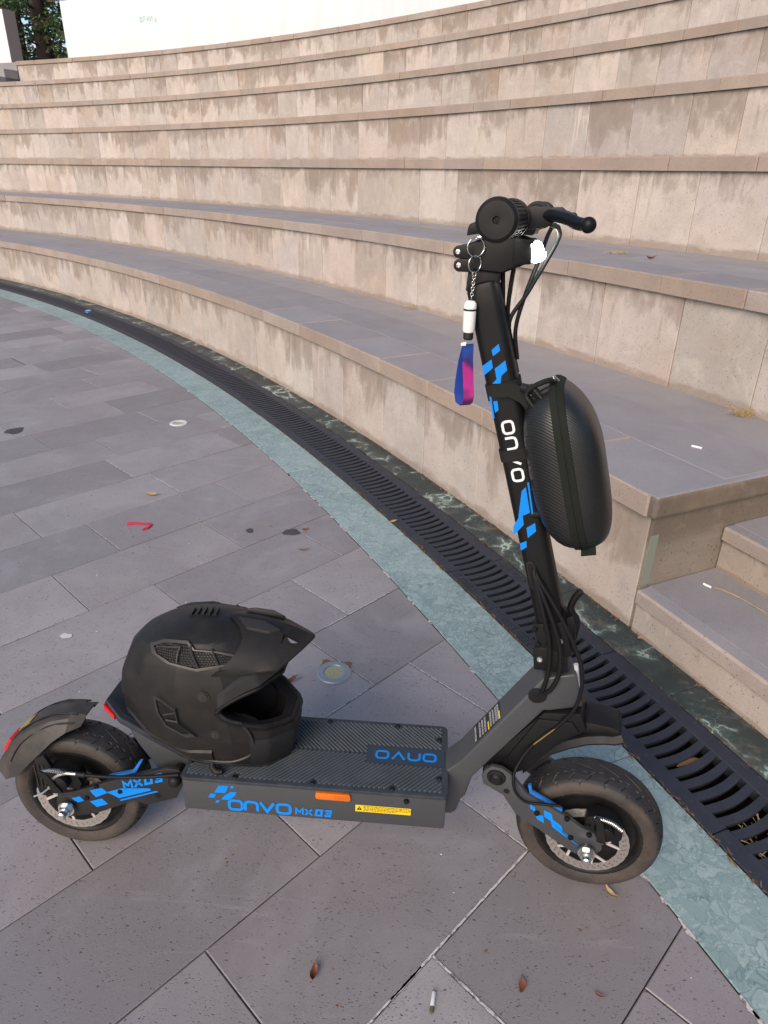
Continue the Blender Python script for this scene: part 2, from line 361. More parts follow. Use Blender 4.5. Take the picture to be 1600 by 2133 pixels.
M_['tar'] = mat_plain('dark_spill', (0.055, 0.050, 0.056), 0.6)
M_['bluecap'] = mat_plain('blue_foil', (0.03, 0.16, 0.48), 0.3, 0.5)
M_['ring'] = mat_plain('orange_plastic', (0.75, 0.12, 0.02), 0.5)
M_['bark'] = mat_plain('bark', (0.034, 0.026, 0.024), 0.95, spec=0.1, grain=0.8, gscale=25)
M_['needle'] = mat_plain('conifer_leaf', (0.030, 0.060, 0.022), 0.7, spec=0.25)
M_['needle2'] = mat_plain('lighter_conifer_leaf', (0.060, 0.110, 0.035), 0.7, spec=0.25)  # lighter green leaves, mixed among the others
M_['needle3'] = mat_plain('dry_conifer_leaf', (0.095, 0.080, 0.042), 0.75, spec=0.2)
M_['soil'] = mat_plain('dry_soil', (0.16, 0.12, 0.085), 0.95, spec=0.1)
M_['debris'] = mat_plain('leaf_litter', (0.20, 0.115, 0.062), 0.9, spec=0.1)

# ------------------------------------------------------------------ mesh helpers
class MB:
    def __init__(s, xf=None):
        s.v, s.f, s.uv, s.xf = [], [], {}, xf
    def add(s, vs, fs):
        b = len(s.v)
        s.v += [tuple(p) for p in vs]
        s.f += [tuple(b + i for i in f) for f in fs]
        return b
    def box(s, x0, x1, y0, y1, z0, z1):
        s.add([(x0, y0, z0), (x1, y0, z0), (x1, y1, z0), (x0, y1, z0), (x0, y0, z1), (x1, y0, z1), (x1, y1, z1), (x0, y1, z1)],
              [(0, 3, 2, 1), (4, 5, 6, 7), (0, 1, 5, 4), (1, 2, 6, 5), (2, 3, 7, 6), (3, 0, 4, 7)])
        return s
    def prism(s, poly, y0, y1, inset=0.0, axis='y'):
        """polygon of (x,z) pushed from y0 (near face, may be inset) to y1"""
        n = len(poly)
        area = sum(poly[i][0] * poly[(i + 1) % n][1] - poly[(i + 1) % n][0] * poly[i][1] for i in range(n))
        if area < 0: poly = poly[::-1]
        P = (lambda a, b, y: (a, y, b)) if axis == 'y' else ((lambda a, b, y: (a, b, y)) if axis == 'z' else (lambda a, b, y: (y, a, b)))
        vs = [P(a, b, y0) for a, b in poly] + [P(a, b, y1) for a, b in poly]
        fs = [tuple(range(n)), tuple(range(2 * n - 1, n - 1, -1))]
        for i in range(n):
            j = (i + 1) % n
            fs.append((i, n + i, n + j, j))
        s.add(vs, fs)
        return s
    def ring(s, rows, closed_u=True, caps=False, close_v=False):
        """rows of equal-length vertex loops"""
        n = len(rows[0]); b = len(s.v)
        for r_ in rows: s.v += [tuple(p) for p in r_]
        m = len(rows)
        for i in range(m if close_v else m - 1):
            i2 = (i + 1) % m
            for j in range(n if closed_u else n - 1):
                j2 = (j + 1) % n
                s.f.append((b + i * n + j, b + i * n + j2, b + i2 * n + j2, b + i2 * n + j))
        if caps:
            s.f.append(tuple(b + j for j in range(n - 1, -1, -1)))
            s.f.append(tuple(b + (m - 1) * n + j for j in range(n)))
        return b
    def tube(s, pts, r, n=10, smooth=True, taper=None, caps=True):
        pts = [Vector(p) for p in pts]
        if smooth and len(pts) > 2:
            q = []
            ext = [2 * pts[0] - pts[1]] + pts + [2 * pts[-1] - pts[-2]]
            for i in range(1, len(ext) - 2):
                p0, p1, p2, p3 = ext[i - 1:i + 3]
                for k in range(6):
                    u = k / 6
                    q.append(0.5 * (2 * p1 + (p2 - p0) * u + (2 * p0 - 5 * p1 + 4 * p2 - p3) * u * u + (3 * p1 - p0 - 3 * p2 + p3) * u ** 3))
            pts = q + [pts[-1]]
        rows = []
        d = (pts[1] - pts[0]).normalized()
        a = d.orthogonal().normalized()
        for i, p in enumerate(pts):
            d2 = (pts[min(i + 1, len(pts) - 1)] - pts[max(i - 1, 0)]).normalized()
            a = (a - d2 * a.dot(d2)).normalized()
            b = d2.cross(a)
            rr = r if taper is None else r * (taper[0] + (taper[1] - taper[0]) * i / (len(pts) - 1))
            rows.append([p + (a * math.cos(2 * math.pi * k / n) + b * math.sin(2 * math.pi * k / n)) * rr for k in range(n)])
        s.ring(rows, True, caps)
        return s
    def lathe(s, prof, c, ax='y', n=48, caps=False):
        """prof: (radius, along-axis)"""
        rows = []
        for rr, h in prof:
            row = []
            for k in range(n):
                a = 2 * math.pi * k / n
                ca, sa = rr * math.cos(a), rr * math.sin(a)
                row.append((c[0] + ca, c[1] + h, c[2] + sa) if ax == 'y' else ((c[0] + ca, c[1] + sa, c[2] + h) if ax == 'z' else (c[0] + h, c[1] + ca, c[2] + sa)))
            rows.append(row)
        s.ring(rows, True, caps)
        return s
    def build(s, name, mat, parent=None, bevel=0.0, seg=2, smooth=35, loc=None, fixn=True, bang=28):
        me = bpy.data.meshes.new(name)
        vs = [s.xf(p) for p in s.v] if s.xf else s.v
        me.from_pydata([tuple(p) for p in vs], [], s.f)
        bm = bmesh.new(); bm.from_mesh(me)
        if fixn: bmesh.ops.recalc_face_normals(bm, faces=bm.faces)
        if bevel > 0:
            bmesh.ops.remove_doubles(bm, verts=bm.verts, dist=1e-6)
            es = [e for e in bm.edges if len(e.link_faces) == 2 and e.calc_face_angle(0) > R(bang)]
            bmesh.ops.bevel(bm, geom=es, offset=bevel, segments=seg, profile=0.6, affect='EDGES', clamp_overlap=True)
        bm.to_mesh(me); bm.free()
        if smooth:
            me.shade_smooth()
            me.set_sharp_from_angle(angle=R(smooth))
        o = bpy.data.objects.new(name, me)
        if isinstance(mat, str): mat = M_[mat]
        if mat: me.materials.append(mat)
        COL.objects.link(o)
        if parent: o.parent = parent
        if loc: o.location = loc
        return o

def empty(name, label=None, cat=None, group=None, loc=(0, 0, 0)):
    o = bpy.data.objects.new(name, None)
    o.empty_display_size = 0.1
    COL.objects.link(o)
    o.location = loc
    tag(o, label, cat, group)
    return o
def tag(o, label=None, cat=None, group=None, kind=None):
    for k, v_ in (('label', label), ('category', cat), ('group', group), ('kind', kind)):
        if v_: o[k] = v_
    return o
def copy_tree(o, parent=None):
    c_ = o.copy(); COL.objects.link(c_)
    if parent: c_.parent = parent
    for ch in list(o.children): copy_tree(ch, c_)
    return c_

# flat lettering: strokes widened into ribbons on any plane
def stroke_mesh(mb, path, width, org, ux, vx, thick=0.0005, closed=False):
    P = [Vector((a, b)) for a, b in path]
    n = len(P)
    L, Rr = [], []
    for i in range(n):
        a = P[i - 1] if (i > 0 or closed) else None
        b = P[(i + 1) % n] if (i < n - 1 or closed) else None
        d1 = (P[i] - a).normalized() if a is not None else None
        d2 = (b - P[i]).normalized() if b is not None else None
        if d1 is None: d1 = d2
        if d2 is None: d2 = d1
        n1 = Vector((-d1.y, d1.x)); n2 = Vector((-d2.y, d2.x))
        mm = (n1 + n2)
        mm = mm.normalized() if mm.length > 1e-6 else n1
        k = min(2.2, 1 / max(0.3, mm.dot(n1)))
        L.append(P[i] + mm * k * width / 2); Rr.append(P[i] - mm * k * width / 2)
    nn = ux.cross(vx).normalized()
    T = lambda q, h: org + ux * q.x + vx * q.y + nn * h
    for i in range(n if closed else n - 1):
        j = (i + 1) % n
        q = [L[i], L[j], Rr[j], Rr[i]]
        mb.add([T(p, 0) for p in q] + [T(p, thick) for p in q],
               [(0, 1, 2, 3), (7, 6, 5, 4), (0, 4, 5, 1), (1, 5, 6, 2), (2, 6, 7, 3), (3, 7, 4, 0)])
def poly_mesh(mb, pts, org, ux, vx, thick=0.0005):
    nn = ux.cross(vx).normalized()
    n = len(pts)
    vs = [org + ux * a + vx * b for a, b in pts] + [org + ux * a + vx * b + nn * thick for a, b in pts]
    mb.add(vs, [tuple(range(n))[::-1], tuple(range(n, 2 * n))] + [(i, (i + 1) % n, n + (i + 1) % n, n + i) for i in range(n)])
def rrect(w, h, r, k=4):
    out = []
    for cx, cy, a0 in ((w - r, h - r, 0), (r, h - r, 90), (r, r, 180), (w - r, r, 270)):
        for i in range(k + 1):
            a = R(a0 + 90 * i / k); out.append((cx + r * math.cos(a), cy + r * math.sin(a)))
    return out
def glyph(ch):
    s = 0.10
    if ch == 'O': return [(rrect(1.08, 0.92, 0.30), True)], 1.34
    if ch == 'N': return [([(0, 0), (0, 0.62), (0.09, 0.84), (0.30, 0.92), (0.72, 0.92), (0.93, 0.84), (1.02, 0.62), (1.02, 0)], False)], 1.26
    if ch == 'V': return [([(0, 0.96), (0.56, 0.04), (1.12, 0.96)], False)], 1.40
    if ch == 'M': return [([(0, 0), (0, 0.9), (0.42, 0.38), (0.84, 0.9), (0.84, 0)], False)], 1.12
    if ch == 'X': return [([(0, 0), (0.85, 0.9)], False), ([(0, 0.9), (0.85, 0)], False)], 1.16
    if ch == '0': return [([(0, 0.05), (0, 0.85), (0.66, 0.85), (0.66, 0.05)], True)], 1.06
    if ch == '3': return [([(0, 0.85), (0.66, 0.85), (0.66, 0.05), (0, 0.05)], False), ([(0.12, 0.45), (0.66, 0.45)], False)], 1.0
    return [], 0.8
def word(mb, txt, size, org, ux, vx, stroke=0.2, slant=0.0, thick=0.0005, track=0.0):
    x = 0
    for ch in txt:
        g_, adv = glyph(ch)
        for path, closed in g_:
            k = stroke
            stroke_mesh(mb, [((x + a + slant * b) * size, b * size) for a, b in path], k * size, org, ux, vx, thick, closed)
        x += adv + track
    return x * size

# ------------------------------------------------------------------ the bowl: everything is concentric about BC
BC = Vector((-17.810526, -6.746966, 0))
def pol(r, a, z): return (BC.x + r * math.cos(a), BC.y + r * math.sin(a), z)
def polar_block(r0, r1, a0, a1, z0, z1, ch=0.003, seg=1, edge='rz'):
    """block between two radii and two angles; front (r0) face and top get a worn chamfer; uv = (m along, 0..1 up)"""
    mb = MB()
    A = [a0 + (a1 - a0) * i / seg for i in range(seg + 1)]
    da = ch / r0
    A[0] += 0; rows = []
    for i, a in enumerate(A):
        e = (da if i == 0 else (-da if i == seg else 0))
        # loop round the section at this angle: back-bottom, front-bottom, front-top, top-front, back-top
        rows.append([pol(r1, a, z0), pol(r0 + ch, a, z0), pol(r0 + ch, a, z1 - ch), pol(r0 + ch, a, z1 - ch * 1.0), pol(r1, a, z1 - ch)])
    # simple: outer shell at ch-inset plus proud front and top faces
    n = seg + 1
    v, f = [], []
    def P(r, a, z): v.append(pol(r, a, z)); return len(v) - 1
    ix = []
    for i, a in enumerate(A):
        s_ = da if i == 0 else (-da if i == seg else 0.0)
        ix.append(dict(bb=P(r1, a, z0), fb=P(r0 + ch, a, z0), ft=P(r0 + ch, a, z1 - ch), bt=P(r1, a, z1 - ch),
                       Fb=P(r0, a + s_, z0), Ft=P(r0, a + s_, z1 - ch), Tf=P(r0 + ch, a + s_, z1), Tb=P(r1, a + s_, z1)))
    for i in range(seg):
        p, q = ix[i], ix[i + 1]
        f += [(p['Fb'], p['Ft'], q['Ft'], q['Fb']), (p['Ft'], p['Tf'], q['Tf'], q['Ft']), (p['Tf'], p['Tb'], q['Tb'], q['Tf']), (p['bb'], p['fb'], q['fb'], q['bb'])]
    for p in (ix[0], ix[-1]):
        f += [(p['bb'], p['fb'], p['ft'], p['bt']), (p['fb'], p['Fb'], p['Ft'], p['ft']), (p['ft'], p['Ft'], p['Tf']), (p['ft'], p['Tf'], p['Tb'], p['bt'])]
    mb.v, mb.f = v, f
    return mb
def two_face(o, m2='tread'):
    o.data.materials.append(M_[m2])
    for p_ in o.data.polygons:
        if p_.normal.z > 0.85: p_.material_index = 1
    return o
def uv_polar(o, z0, z1):
    me = o.data
    uvl = me.uv_layers.new(name='UVMap')
    co = np.empty(len(me.vertices) * 3, np.float32); me.vertices.foreach_get('co', co); co = co.reshape(-1, 3)
    li = np.empty(len(me.loops), np.int32); me.loops.foreach_get('vertex_index', li)
    x, y = co[:, 0] - BC.x, co[:, 1] - BC.y
    u = np.arctan2(y, x) * 20.5 ; vv_ = (co[:, 2] - z0) / (z1 - z0)
    uvl.data.foreach_set('uv', np.stack([u[li], vv_[li]], -1).astype(np.float32).ravel())

TR = [20.463, 21.362, 22.274, 23.174, 24.053, 24.898, 25.724, 26.55]
TZ = [0.470, 0.925, 1.401, 1.870, 2.335, 2.798, 3.263]
END1 = R(24.75)
AMAX = [R(66), R(66), R(66), R(68), R(70), R(73), R(67.2)]
AMIN = [END1, R(22.5), R(22.5), R(24), R(26), R(28), R(30)]
ORD = ['lowest', 'second', 'third', 'fourth', 'fifth', 'sixth', 'topmost']
EXTRA = ['ending beside the aisle stair', 'behind the scooter handlebar', 'its riser just above the handlebar', 'counted up from the drain',
         'counted up from the drain', 'one below the white wall tier', 'directly under the long white wall']
def spans(a0, a1, r, w0, w1, gap, seed, fixed=()):
    q = random.Random(seed); out = []; a = a0
    while a < a1 - 0.1 / r:
        w = q.uniform(w0, w1)
        b = a + w / r
        if a1 - b < 0.2 / r: b = a1
        g = (0.006 if q.random() < 0.07 else gap) / r
        out.append((a, b - g)); a = b
    return out
for k in range(7):
    zb = TZ[k - 1] if k else 0.0
    zt = TZ[k]
    rF = TR[k]; rR = TR[k] + 0.022; rN = TR[k + 1] + 0.06
    a0, a1 = AMIN[k], AMAX[k]
    tier = empty('seating_tier', f'{ORD[k]} curved stone seating tier, {EXTRA[k]}', 'stone tier', 'curved stone seating tiers')
    # recessed core that closes the joints
    core = MB()
    nseg = 90
    rows = []
    for i in range(nseg + 1):
        a = a0 + 0.0006 + (a1 - a0 - 0.0012) * i / nseg
        rows.append([pol(rR + 0.012, a, zb - 0.02), pol(rR + 0.012, a, zt - 0.055), pol(rN, a, zt - 0.055), pol(rN, a, zb - 0.02)])
    core.ring(rows, True, True)
    core.build('core', 'core', tier, smooth=0)
    for a, b in spans(a0, a1, rR, 0.38, 0.50, 0.0032, 11 + k):
        j = rnd.uniform(-0.0015, 0.0015)
        o = polar_block(rR + j, rR + 0.05, a, b, zb - 0.004, zt - 0.0705, 0.003).build('riser_slab', 'riser', tier, smooth=0)
        uv_polar(o, zb, zt - 0.07)
    for a, b in spans(a0, a1, rF, 0.40, 0.62, 0.0026, 31 + k):
        j = rnd.uniform(-0.003, 0.003)
        two_face(polar_block(rF + j, rF + 0.30, a, b, zt - 0.07, zt + rnd.uniform(-0.0012, 0.0012), 0.005, 1).build('coping_slab', 'coping', tier, smooth=0))
    if k < 3:
        for r0_, r1_, sd_ in ((rF + 0.302, rF + 0.62, 51), (rF + 0.622, rN - 0.0, 71)):
            for a, b in spans(a0, a1, rF, 0.9, 1.25, 0.0022, sd_ + k):
                polar_block(r0_, r1_, a, b, zt - 0.05, zt + rnd.uniform(-0.0012, 0.0012), 0.0015, 2).build('tread_slab', 'tread', tier, smooth=0)
    else:
        mb = MB(); rows = []
        for i in range(61):
            a = a0 + (a1 - a0) * i / 60
            rows.append([pol(rF + 0.302, a, zt - 0.05), pol(rF + 0.302, a, zt), pol(rN, a, zt), pol(rN, a, zt - 0.05)])
        mb.ring(rows, True, True)
        mb.build('tread_bed', 'tread', tier, smooth=0)
    if k == 0:
        # end wall towards the aisle stair: a rendered face, coping return and the patched corner
        ez = END1
        def side(r0, r1, z0, z1, d0, d1):
            mb = MB()
            P = []
            for r_, z_ in ((r0, z0), (r1, z0), (r1, z1), (r0, z1)):
                P.append((r_, z_))
            vs = []
            for d in (d0, d1):
                for r_, z_ in P:
                    x, y, z = pol(r_, ez, z_)
                    vs.append((x + math.sin(ez) * d, y - math.cos(ez) * d, z))
            mb.add(vs, [(0, 1, 2, 3), (7, 6, 5, 4), (0, 4, 5, 1), (1, 5, 6, 2), (2, 6, 7, 3), (3, 7, 4, 0)])
            return mb
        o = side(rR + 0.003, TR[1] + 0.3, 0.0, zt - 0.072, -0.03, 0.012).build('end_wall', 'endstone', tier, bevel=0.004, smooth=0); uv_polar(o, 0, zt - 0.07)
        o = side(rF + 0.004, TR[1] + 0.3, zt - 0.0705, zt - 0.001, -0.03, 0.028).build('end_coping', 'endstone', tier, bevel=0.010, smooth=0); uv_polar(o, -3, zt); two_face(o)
        mb = side(rR + 0.001, rR + 0.034, 0.16, 0.335, 0.0121, 0.0145)
        mb.build('mortar_patch', mat_plain('grey_green_mortar', (0.23, 0.25, 0.20), 0.95, spec=0.1, grain=0.5, gscale=80), tier, bevel=0.001, smooth=0)

# aisle stair beside the lowest tier
st = empty('aisle_stair', 'low stone aisle stair at the right, with worn ochre risers and grey treads', 'stair')
for i, (r0, z0, z1) in enumerate(((20.468, 0.0, 0.155), (20.790, 0.155, 0.310), (21.10, 0.31, 0.466))):
    a1_ = END1 - 0.013 / 20.5; a0_ = R(17.5)
    w_ = (a1_ - a0_) / 4
    for q in range(4):
        aa, bb = a0_ + q * w_, a0_ + (q + 1) * w_ - 0.002 / 20
        o = polar_block(r0 + 0.012, r0 + 0.06, aa, bb, z0 - 0.004, z1 - 0.0455, 0.004, 2).build('riser_slab', 'stair' if i else 'riser', st, smooth=0); uv_polar(o, z0, z1)
        o = polar_block(r0, r0 + 0.05, aa, bb, z1 - 0.045, z1, 0.007, 2).build('nosing_slab', 'coping', st, smooth=0); two_face(o)
        polar_block(r0 + 0.0515, r0 + 0.40, aa, bb, z1 - 0.045, z1 - 0.0005, 0.002, 2).build('tread_slab', 'tread', st, smooth=0)

# white wall above the top tier and its neighbour across the gap
def wall_seg(a0, a1, r0, r1, z0, z1, label):
    w = empty('white_wall', label, 'wall', 'white walls above the seating')
    mb = MB(); rows = []
    n = 40
    for i in range(n + 1):
        a = a0 + (a1 - a0) * i / n
        rows.append([pol(r0, a, z0), pol(r0, a, z1), pol(r1, a, z1), pol(r1, a, z0)])
    mb.ring(rows, True, True)
    o = mb.build('wall_face', 'white', w, bevel=0.012, smooth=20)
    return w
ww = wall_seg(R(20), R(64.38), 25.93, 26.25, 3.24, 4.245, 'long white painted wall above the top seating tier with faint green graffiti')
w2 = wall_seg(R(68.35), R(90), 26.10, 26.42, 2.90, 4.250, 'white painted wall left of the tree gap with a brown end')
mb = MB()
a = R(68.35) - 0.004 / 26
mb.add([pol(26.098, a, 2.9), pol(26.425, a, 2.9), pol(26.425, a, 4.255), pol(26.098, a, 4.255), pol(26.098, a + 0.0001, 2.9), pol(26.425, a + 0.0001, 2.9), pol(26.425, a + 0.0001, 4.255), pol(26.098, a + 0.0001, 4.255)],
       [(0, 1, 2, 3), (7, 6, 5, 4), (0, 4, 5, 1), (1, 5, 6, 2), (2, 6, 7, 3), (3, 7, 4, 0)])
mb.build('brown_end', 'end_brown', w2, smooth=0)
# graffiti: faint green scrawl on the curved face
gf = MB()
for pts in ([(0, 0.1), (0, 0.9), (0.4, 0.8), (0.1, 0.5), (0.5, 0.2), (0, 0.1)], [(0.8, 0.1), (0.85, 0.95), (1.25, 0.85)], [(0.85, 0.5), (1.2, 0.55)], [(1.5, 0.2), (1.9, 0.9), (2.0, 0.1), (1.6, 0.5)],
            [(2.3, 0.9), (2.3, 0.1), (2.8, 0.9), (2.8, 0.1)], [(3.2, 0.3), (3.7, 0.3), (3.25, -0.15), (3.8, -0.2)]):
    aw = R(59.71); rw = 25.924
    ux_ = Vector((math.sin(aw), -math.cos(aw), 0)); org = Vector(pol(rw, aw, 3.755))
    stroke_mesh(gf, [(p[0] * 0.115, p[1] * 0.10) for p in pts], 0.016, org, ux_, Vector((0, 0, 1)), 0.0015)
gf.build('graffiti', 'green_spray', ww, smooth=0)
# steps in the gap, left of the top tier
gs = empty('upper_stair', 'small stone stair in the gap left of the top tier', 'stair')
for i, (r0, z1) in enumerate(((25.05, 2.95), (25.40, 3.10), (25.75, 3.25))):
    polar_block(r0, r0 + 1.2, R(67.25), R(69.6), 2.70, z1, 0.006, 3).build('step', 'tread', gs, smooth=0)
pier = polar_block(24.95, 25.9, R(69.65), R(71.5), 2.70, 3.32, 0.02, 3).build('planter_block', 'core', None, smooth=0)
tag(pier, 'dark stone block at the foot of the left white wall', 'stone block')

# ground sheets
def disc_sheet(name, r0, r1, z, mat, a0=0, a1=2 * math.pi, n=720):
    mb = MB(); rows = []
    for i in range(n + (0 if a1 - a0 > 6.28 else 1)):
        a = a0 + (a1 - a0) * i / n
        rows.append([pol(r0, a, z), pol(r1, a, z)] if r0 > 0 else [pol(0.01, a, z), pol(r1, a, z)])
    mb.ring(rows, False, False, a1 - a0 > 6.28)
    o = mb.build(name, mat, None, smooth=0)
    # sheets face up
    if o.data.polygons[0].normal.z < 0: o.data.flip_normals()
    return tag(o, kind='structure')
plaza = disc_sheet('plaza_ground', 0, 20.113, -0.0035, 'mortar')
disc_sheet('gutter_bed', 20.359, 20.60, -0.0035, 'mortar')
disc_sheet('drain_channel', 20.10, 20.37, -0.16, 'pit')
disc_sheet('terrain', 26.3, 400, 3.10, 'soil', n=180)
disc_sheet('back_ground', 20.6, 26.5, -0.02, 'mortar', R(75), R(375), n=300)
em = MB(); em.ring([[pol(26.45, R(74 + 272 * i / 200), -0.05), pol(26.45, R(74 + 272 * i / 200), 3.11)] for i in range(201)], False)
tag(em.build('embankment', 'soil', None, smooth=0), kind='structure')
dw = MB()
for r_ in (20.1135, 20.3585):
    rows = [[pol(r_, 2 * math.pi * i / 720, -0.17), pol(r_, 2 * math.pi * i / 720, -0.004)] for i in range(720)]
    dw.ring(rows, False, False, True)
tag(dw.build('drain_wall', 'pit', None, smooth=0), kind='structure')

# paving slabs, 304 mm rows laid at 45.7 degrees, cut to the curve
TH = 0.797917
Tx = Vector((math.cos(TH), math.sin(TH))); Tn = Vector((-math.sin(TH), math.cos(TH)))
def clip_poly(poly, p0, nrm):
    out = []
    for i in range(len(poly)):
        a, b = poly[i], poly[(i + 1) % len(poly)]
        da, db = (a - p0).dot(nrm), (b - p0).dot(nrm)
        if da <= 0: out.append(a)
        if (da < 0 < db) or (db < 0 < da): out.append(a + (b - a) * (da / (da - db)))
    return out
def slab(poly, z, mat, parent, ch=0.0018, depth=0.03):
    """flat stone with a worn arris"""
    c_ = sum(poly, Vector((0, 0))) / len(poly)
    n = len(poly)
    ins = []
    for i in range(n):
        p = poly[i]; d1 = (p - poly[i - 1]).normalized(); d2 = (poly[(i + 1) % n] - p).normalized()
        m = Vector((-d1.y, d1.x)) + Vector((-d2.y, d2.x)); m.normalize()
        k = 1 / max(0.35, m.dot(Vector((-d1.y, d1.x))))
        ins.append(p + m * ch * k)
    tx, ty = rnd.uniform(-0.0012, 0.0012), rnd.uniform(-0.0012, 0.0012)
    H = lambda p: z + (p - c_).x * tx + (p - c_).y * ty
    mb = MB()
    mb.add([(p.x, p.y, -depth) for p in poly] + [(p.x, p.y, H(p) - ch * 0.8) for p in poly] + [(p.x, p.y, H(p)) for p in ins],
           [tuple(range(2 * n, 3 * n))] + [(i, (i + 1) % n, n + (i + 1) % n, n + i) for i in range(n)] + [(n + i, n + (i + 1) % n, 2 * n + (i + 1) % n, 2 * n + i) for i in range(n)])
    return mb.build('paving_slab', mat, parent, smooth=0)
def seen(x, y, z=0.0, m=0.25):
    p = Vector((x, y, z - CAM_H)); d = p.dot(CAM_F)
    if d < 0.15: return False
    return abs(p.dot(CAM_R) / d) < 0.5585 * (1 + m) + 0.05 / d and abs(p.dot(CAM_U) / d) < 0.745 * (1 + m) + 0.05 / d
KNOWN = {0: [0.629], 1: [0.337, 0.944], 2: [0.617, 1.22], 3: [0.263, 0.66, 1.078], 4: [0.652, 1.259], 5: [0.898, 1.505], 6: [0.061, 0.668], 7: [0.319, 0.926], -1: [0.25], -2: [0.55]}
tiles = 0
G = 0.0026
field = MB()
for row in range(-60, 60):
    n0 = 0.166 + 0.304 * row; n1 = n0 + 0.304
    js = list(KNOWN.get(row, [random.Random(row + 99).uniform(0, 0.6)]))
    while js[-1] < 17: js.append(js[-1] + 0.607)
    js.sort()
    while js[0] > -17: js.insert(0, js[0] - 0.607)
    for a, b in zip(js[:-1], js[1:]):
        q = [Tx * s_ + Tn * h_ for s_, h_ in ((a + G / 2, n0 + G / 2), (b - G / 2, n0 + G / 2), (b - G / 2, n1 - G / 2), (a + G / 2, n1 - G / 2))]
        mid = (q[0] + q[2]) / 2
        if not any(seen(p.x, p.y) for p in q + [mid]):
            if (mid - Vector((BC.x, BC.y))).length < 19.5 and mid.length < 16:
                h = rnd.uniform(-0.0005, 0.0005)
                field.add([(p.x, p.y, h) for p in q], [(0, 1, 2, 3)])
            continue
        for p_ in q + [mid]:
            d = Vector((p_.x - BC.x, p_.y - BC.y)); d.normalize()
            q = clip_poly(q, Vector((BC.x, BC.y)) + d * 19.9085, d)
            if len(q) < 3: break
        if len(q) < 3: continue
        # drop slivers
        ar = abs(sum(q[i].cross(q[(i + 1) % len(q)]) if hasattr(q[i], 'cross') else 0 for i in range(len(q)))) / 2
        if ar < 0.002: continue
        qq = [q[0]]
        for p in q[1:]:
            if (p - qq[-1]).length > 0.004: qq.append(p)
        if (qq[0] - qq[-1]).length < 0.004: qq.pop()
        if len(qq) < 3: continue
        slab(qq, rnd.uniform(-0.0006, 0.0006), 'paving', plaza); tiles += 1
fo = field.build('paving_field', 'paving', plaza, smooth=0, fixn=False); fo['kind'] = 'stuff'
# white-grouted joints
gr = 0
def grout(p, q, w=0.0048):
    global gr
    mb = MB(); d = (q - p).normalized(); nn = Vector((-d.y, d.x))
    N_ = max(4, int((q - p).length / 0.012)); q_ = random.Random(gr)
    rows = []
    for i in range(N_ + 1):
        c_ = p + (q - p) * i / N_
        e1, e2 = q_.uniform(0.5, 1.15) * w / 2, q_.uniform(0.5, 1.15) * w / 2
        rows.append([(c_.x - nn.x * e1, c_.y - nn.y * e1, 0.0014), (c_.x + nn.x * e2, c_.y + nn.y * e2, 0.0014)])
    mb.ring(rows, False)
    mb.build('grout_line', 'grout', plaza, smooth=0); gr += 1
L_ = lambda t_, n_: Tx * t_ + Tn * n_
for s_ in ((L_(0.629, 0.166), L_(0.629, 0.47), .0055), (L_(0.337, 0.471), L_(0.944, 0.471), .0050), (L_(0.52, 0.4705), L_(0.60, 0.4705), .006), (L_(0.944, 0.471), L_(0.944, 0.774), .0042), (L_(0.652, 1.382), L_(0.652, 1.686), .004),
           (L_(1.259, 1.382), L_(1.259, 1.686), .004), (L_(1.22, 0.774), L_(1.22, 1.078), .0042), (L_(0.77, 1.078), L_(1.05, 1.078), .0042), (L_(1.078, 1.078), L_(1.078, 1.382), .0030), (L_(0.30, 1.382), L_(0.70, 1.382), .0026),
           (L_(1.16, 1.382), L_(1.45, 1.382), .004), (L_(1.505, 1.686), L_(1.505, 1.90), .0036), (L_(0.30, 1.99), L_(0.55, 1.99), .0026), (L_(0.061, 1.99), L_(0.061, 2.29), .0026), (L_(0.319, 2.29), L_(0.319, 2.59), .003), (L_(0.926, 2.29), L_(0.926, 2.59), .0035)):
    grout(*s_)
for row in range(8, 26):
    for q in range(3):
        t_ = rnd.uniform(-0.6, 2.6); n_ = 0.166 + 0.304 * row
        p_ = L_(t_, n_ + 0.15)
        if (p_ - Vector((BC.x, BC.y))).length < 19.8:
            js = KNOWN.get(row, [random.Random(row + 99).uniform(0, 0.6)])[0]
            t_ = js + 0.607 * round((t_ - js) / 0.607)
            if (L_(t_, n_ + 0.304) - Vector((BC.x, BC.y))).length < 19.85 and (L_(t_, n_) - Vector((BC.x, BC.y))).length < 19.85:
                grout(L_(t_, n_ + 0.01), L_(t_, n_ + 0.29), 0.006)
# chipped white mortar along the curve
for i in range(60):
    a = R(rnd.uniform(20, 40)); ln = rnd.uniform(0.01, 0.05) / 20
    mb = MB(); rows = []
    for j in range(6):
        u = j / 5; aa = a + ln * u; wv = 0.008 * math.sin(math.pi * min(max(u, 0.08), 0.92)) * rnd.uniform(0.5, 1.2)
        rows.append([pol(19.909 - wv, aa, 0.0016), pol(19.9115, aa, 0.0016)])
    mb.ring(rows, False); mb.build('mortar_chip', 'grout', plaza, smooth=0)

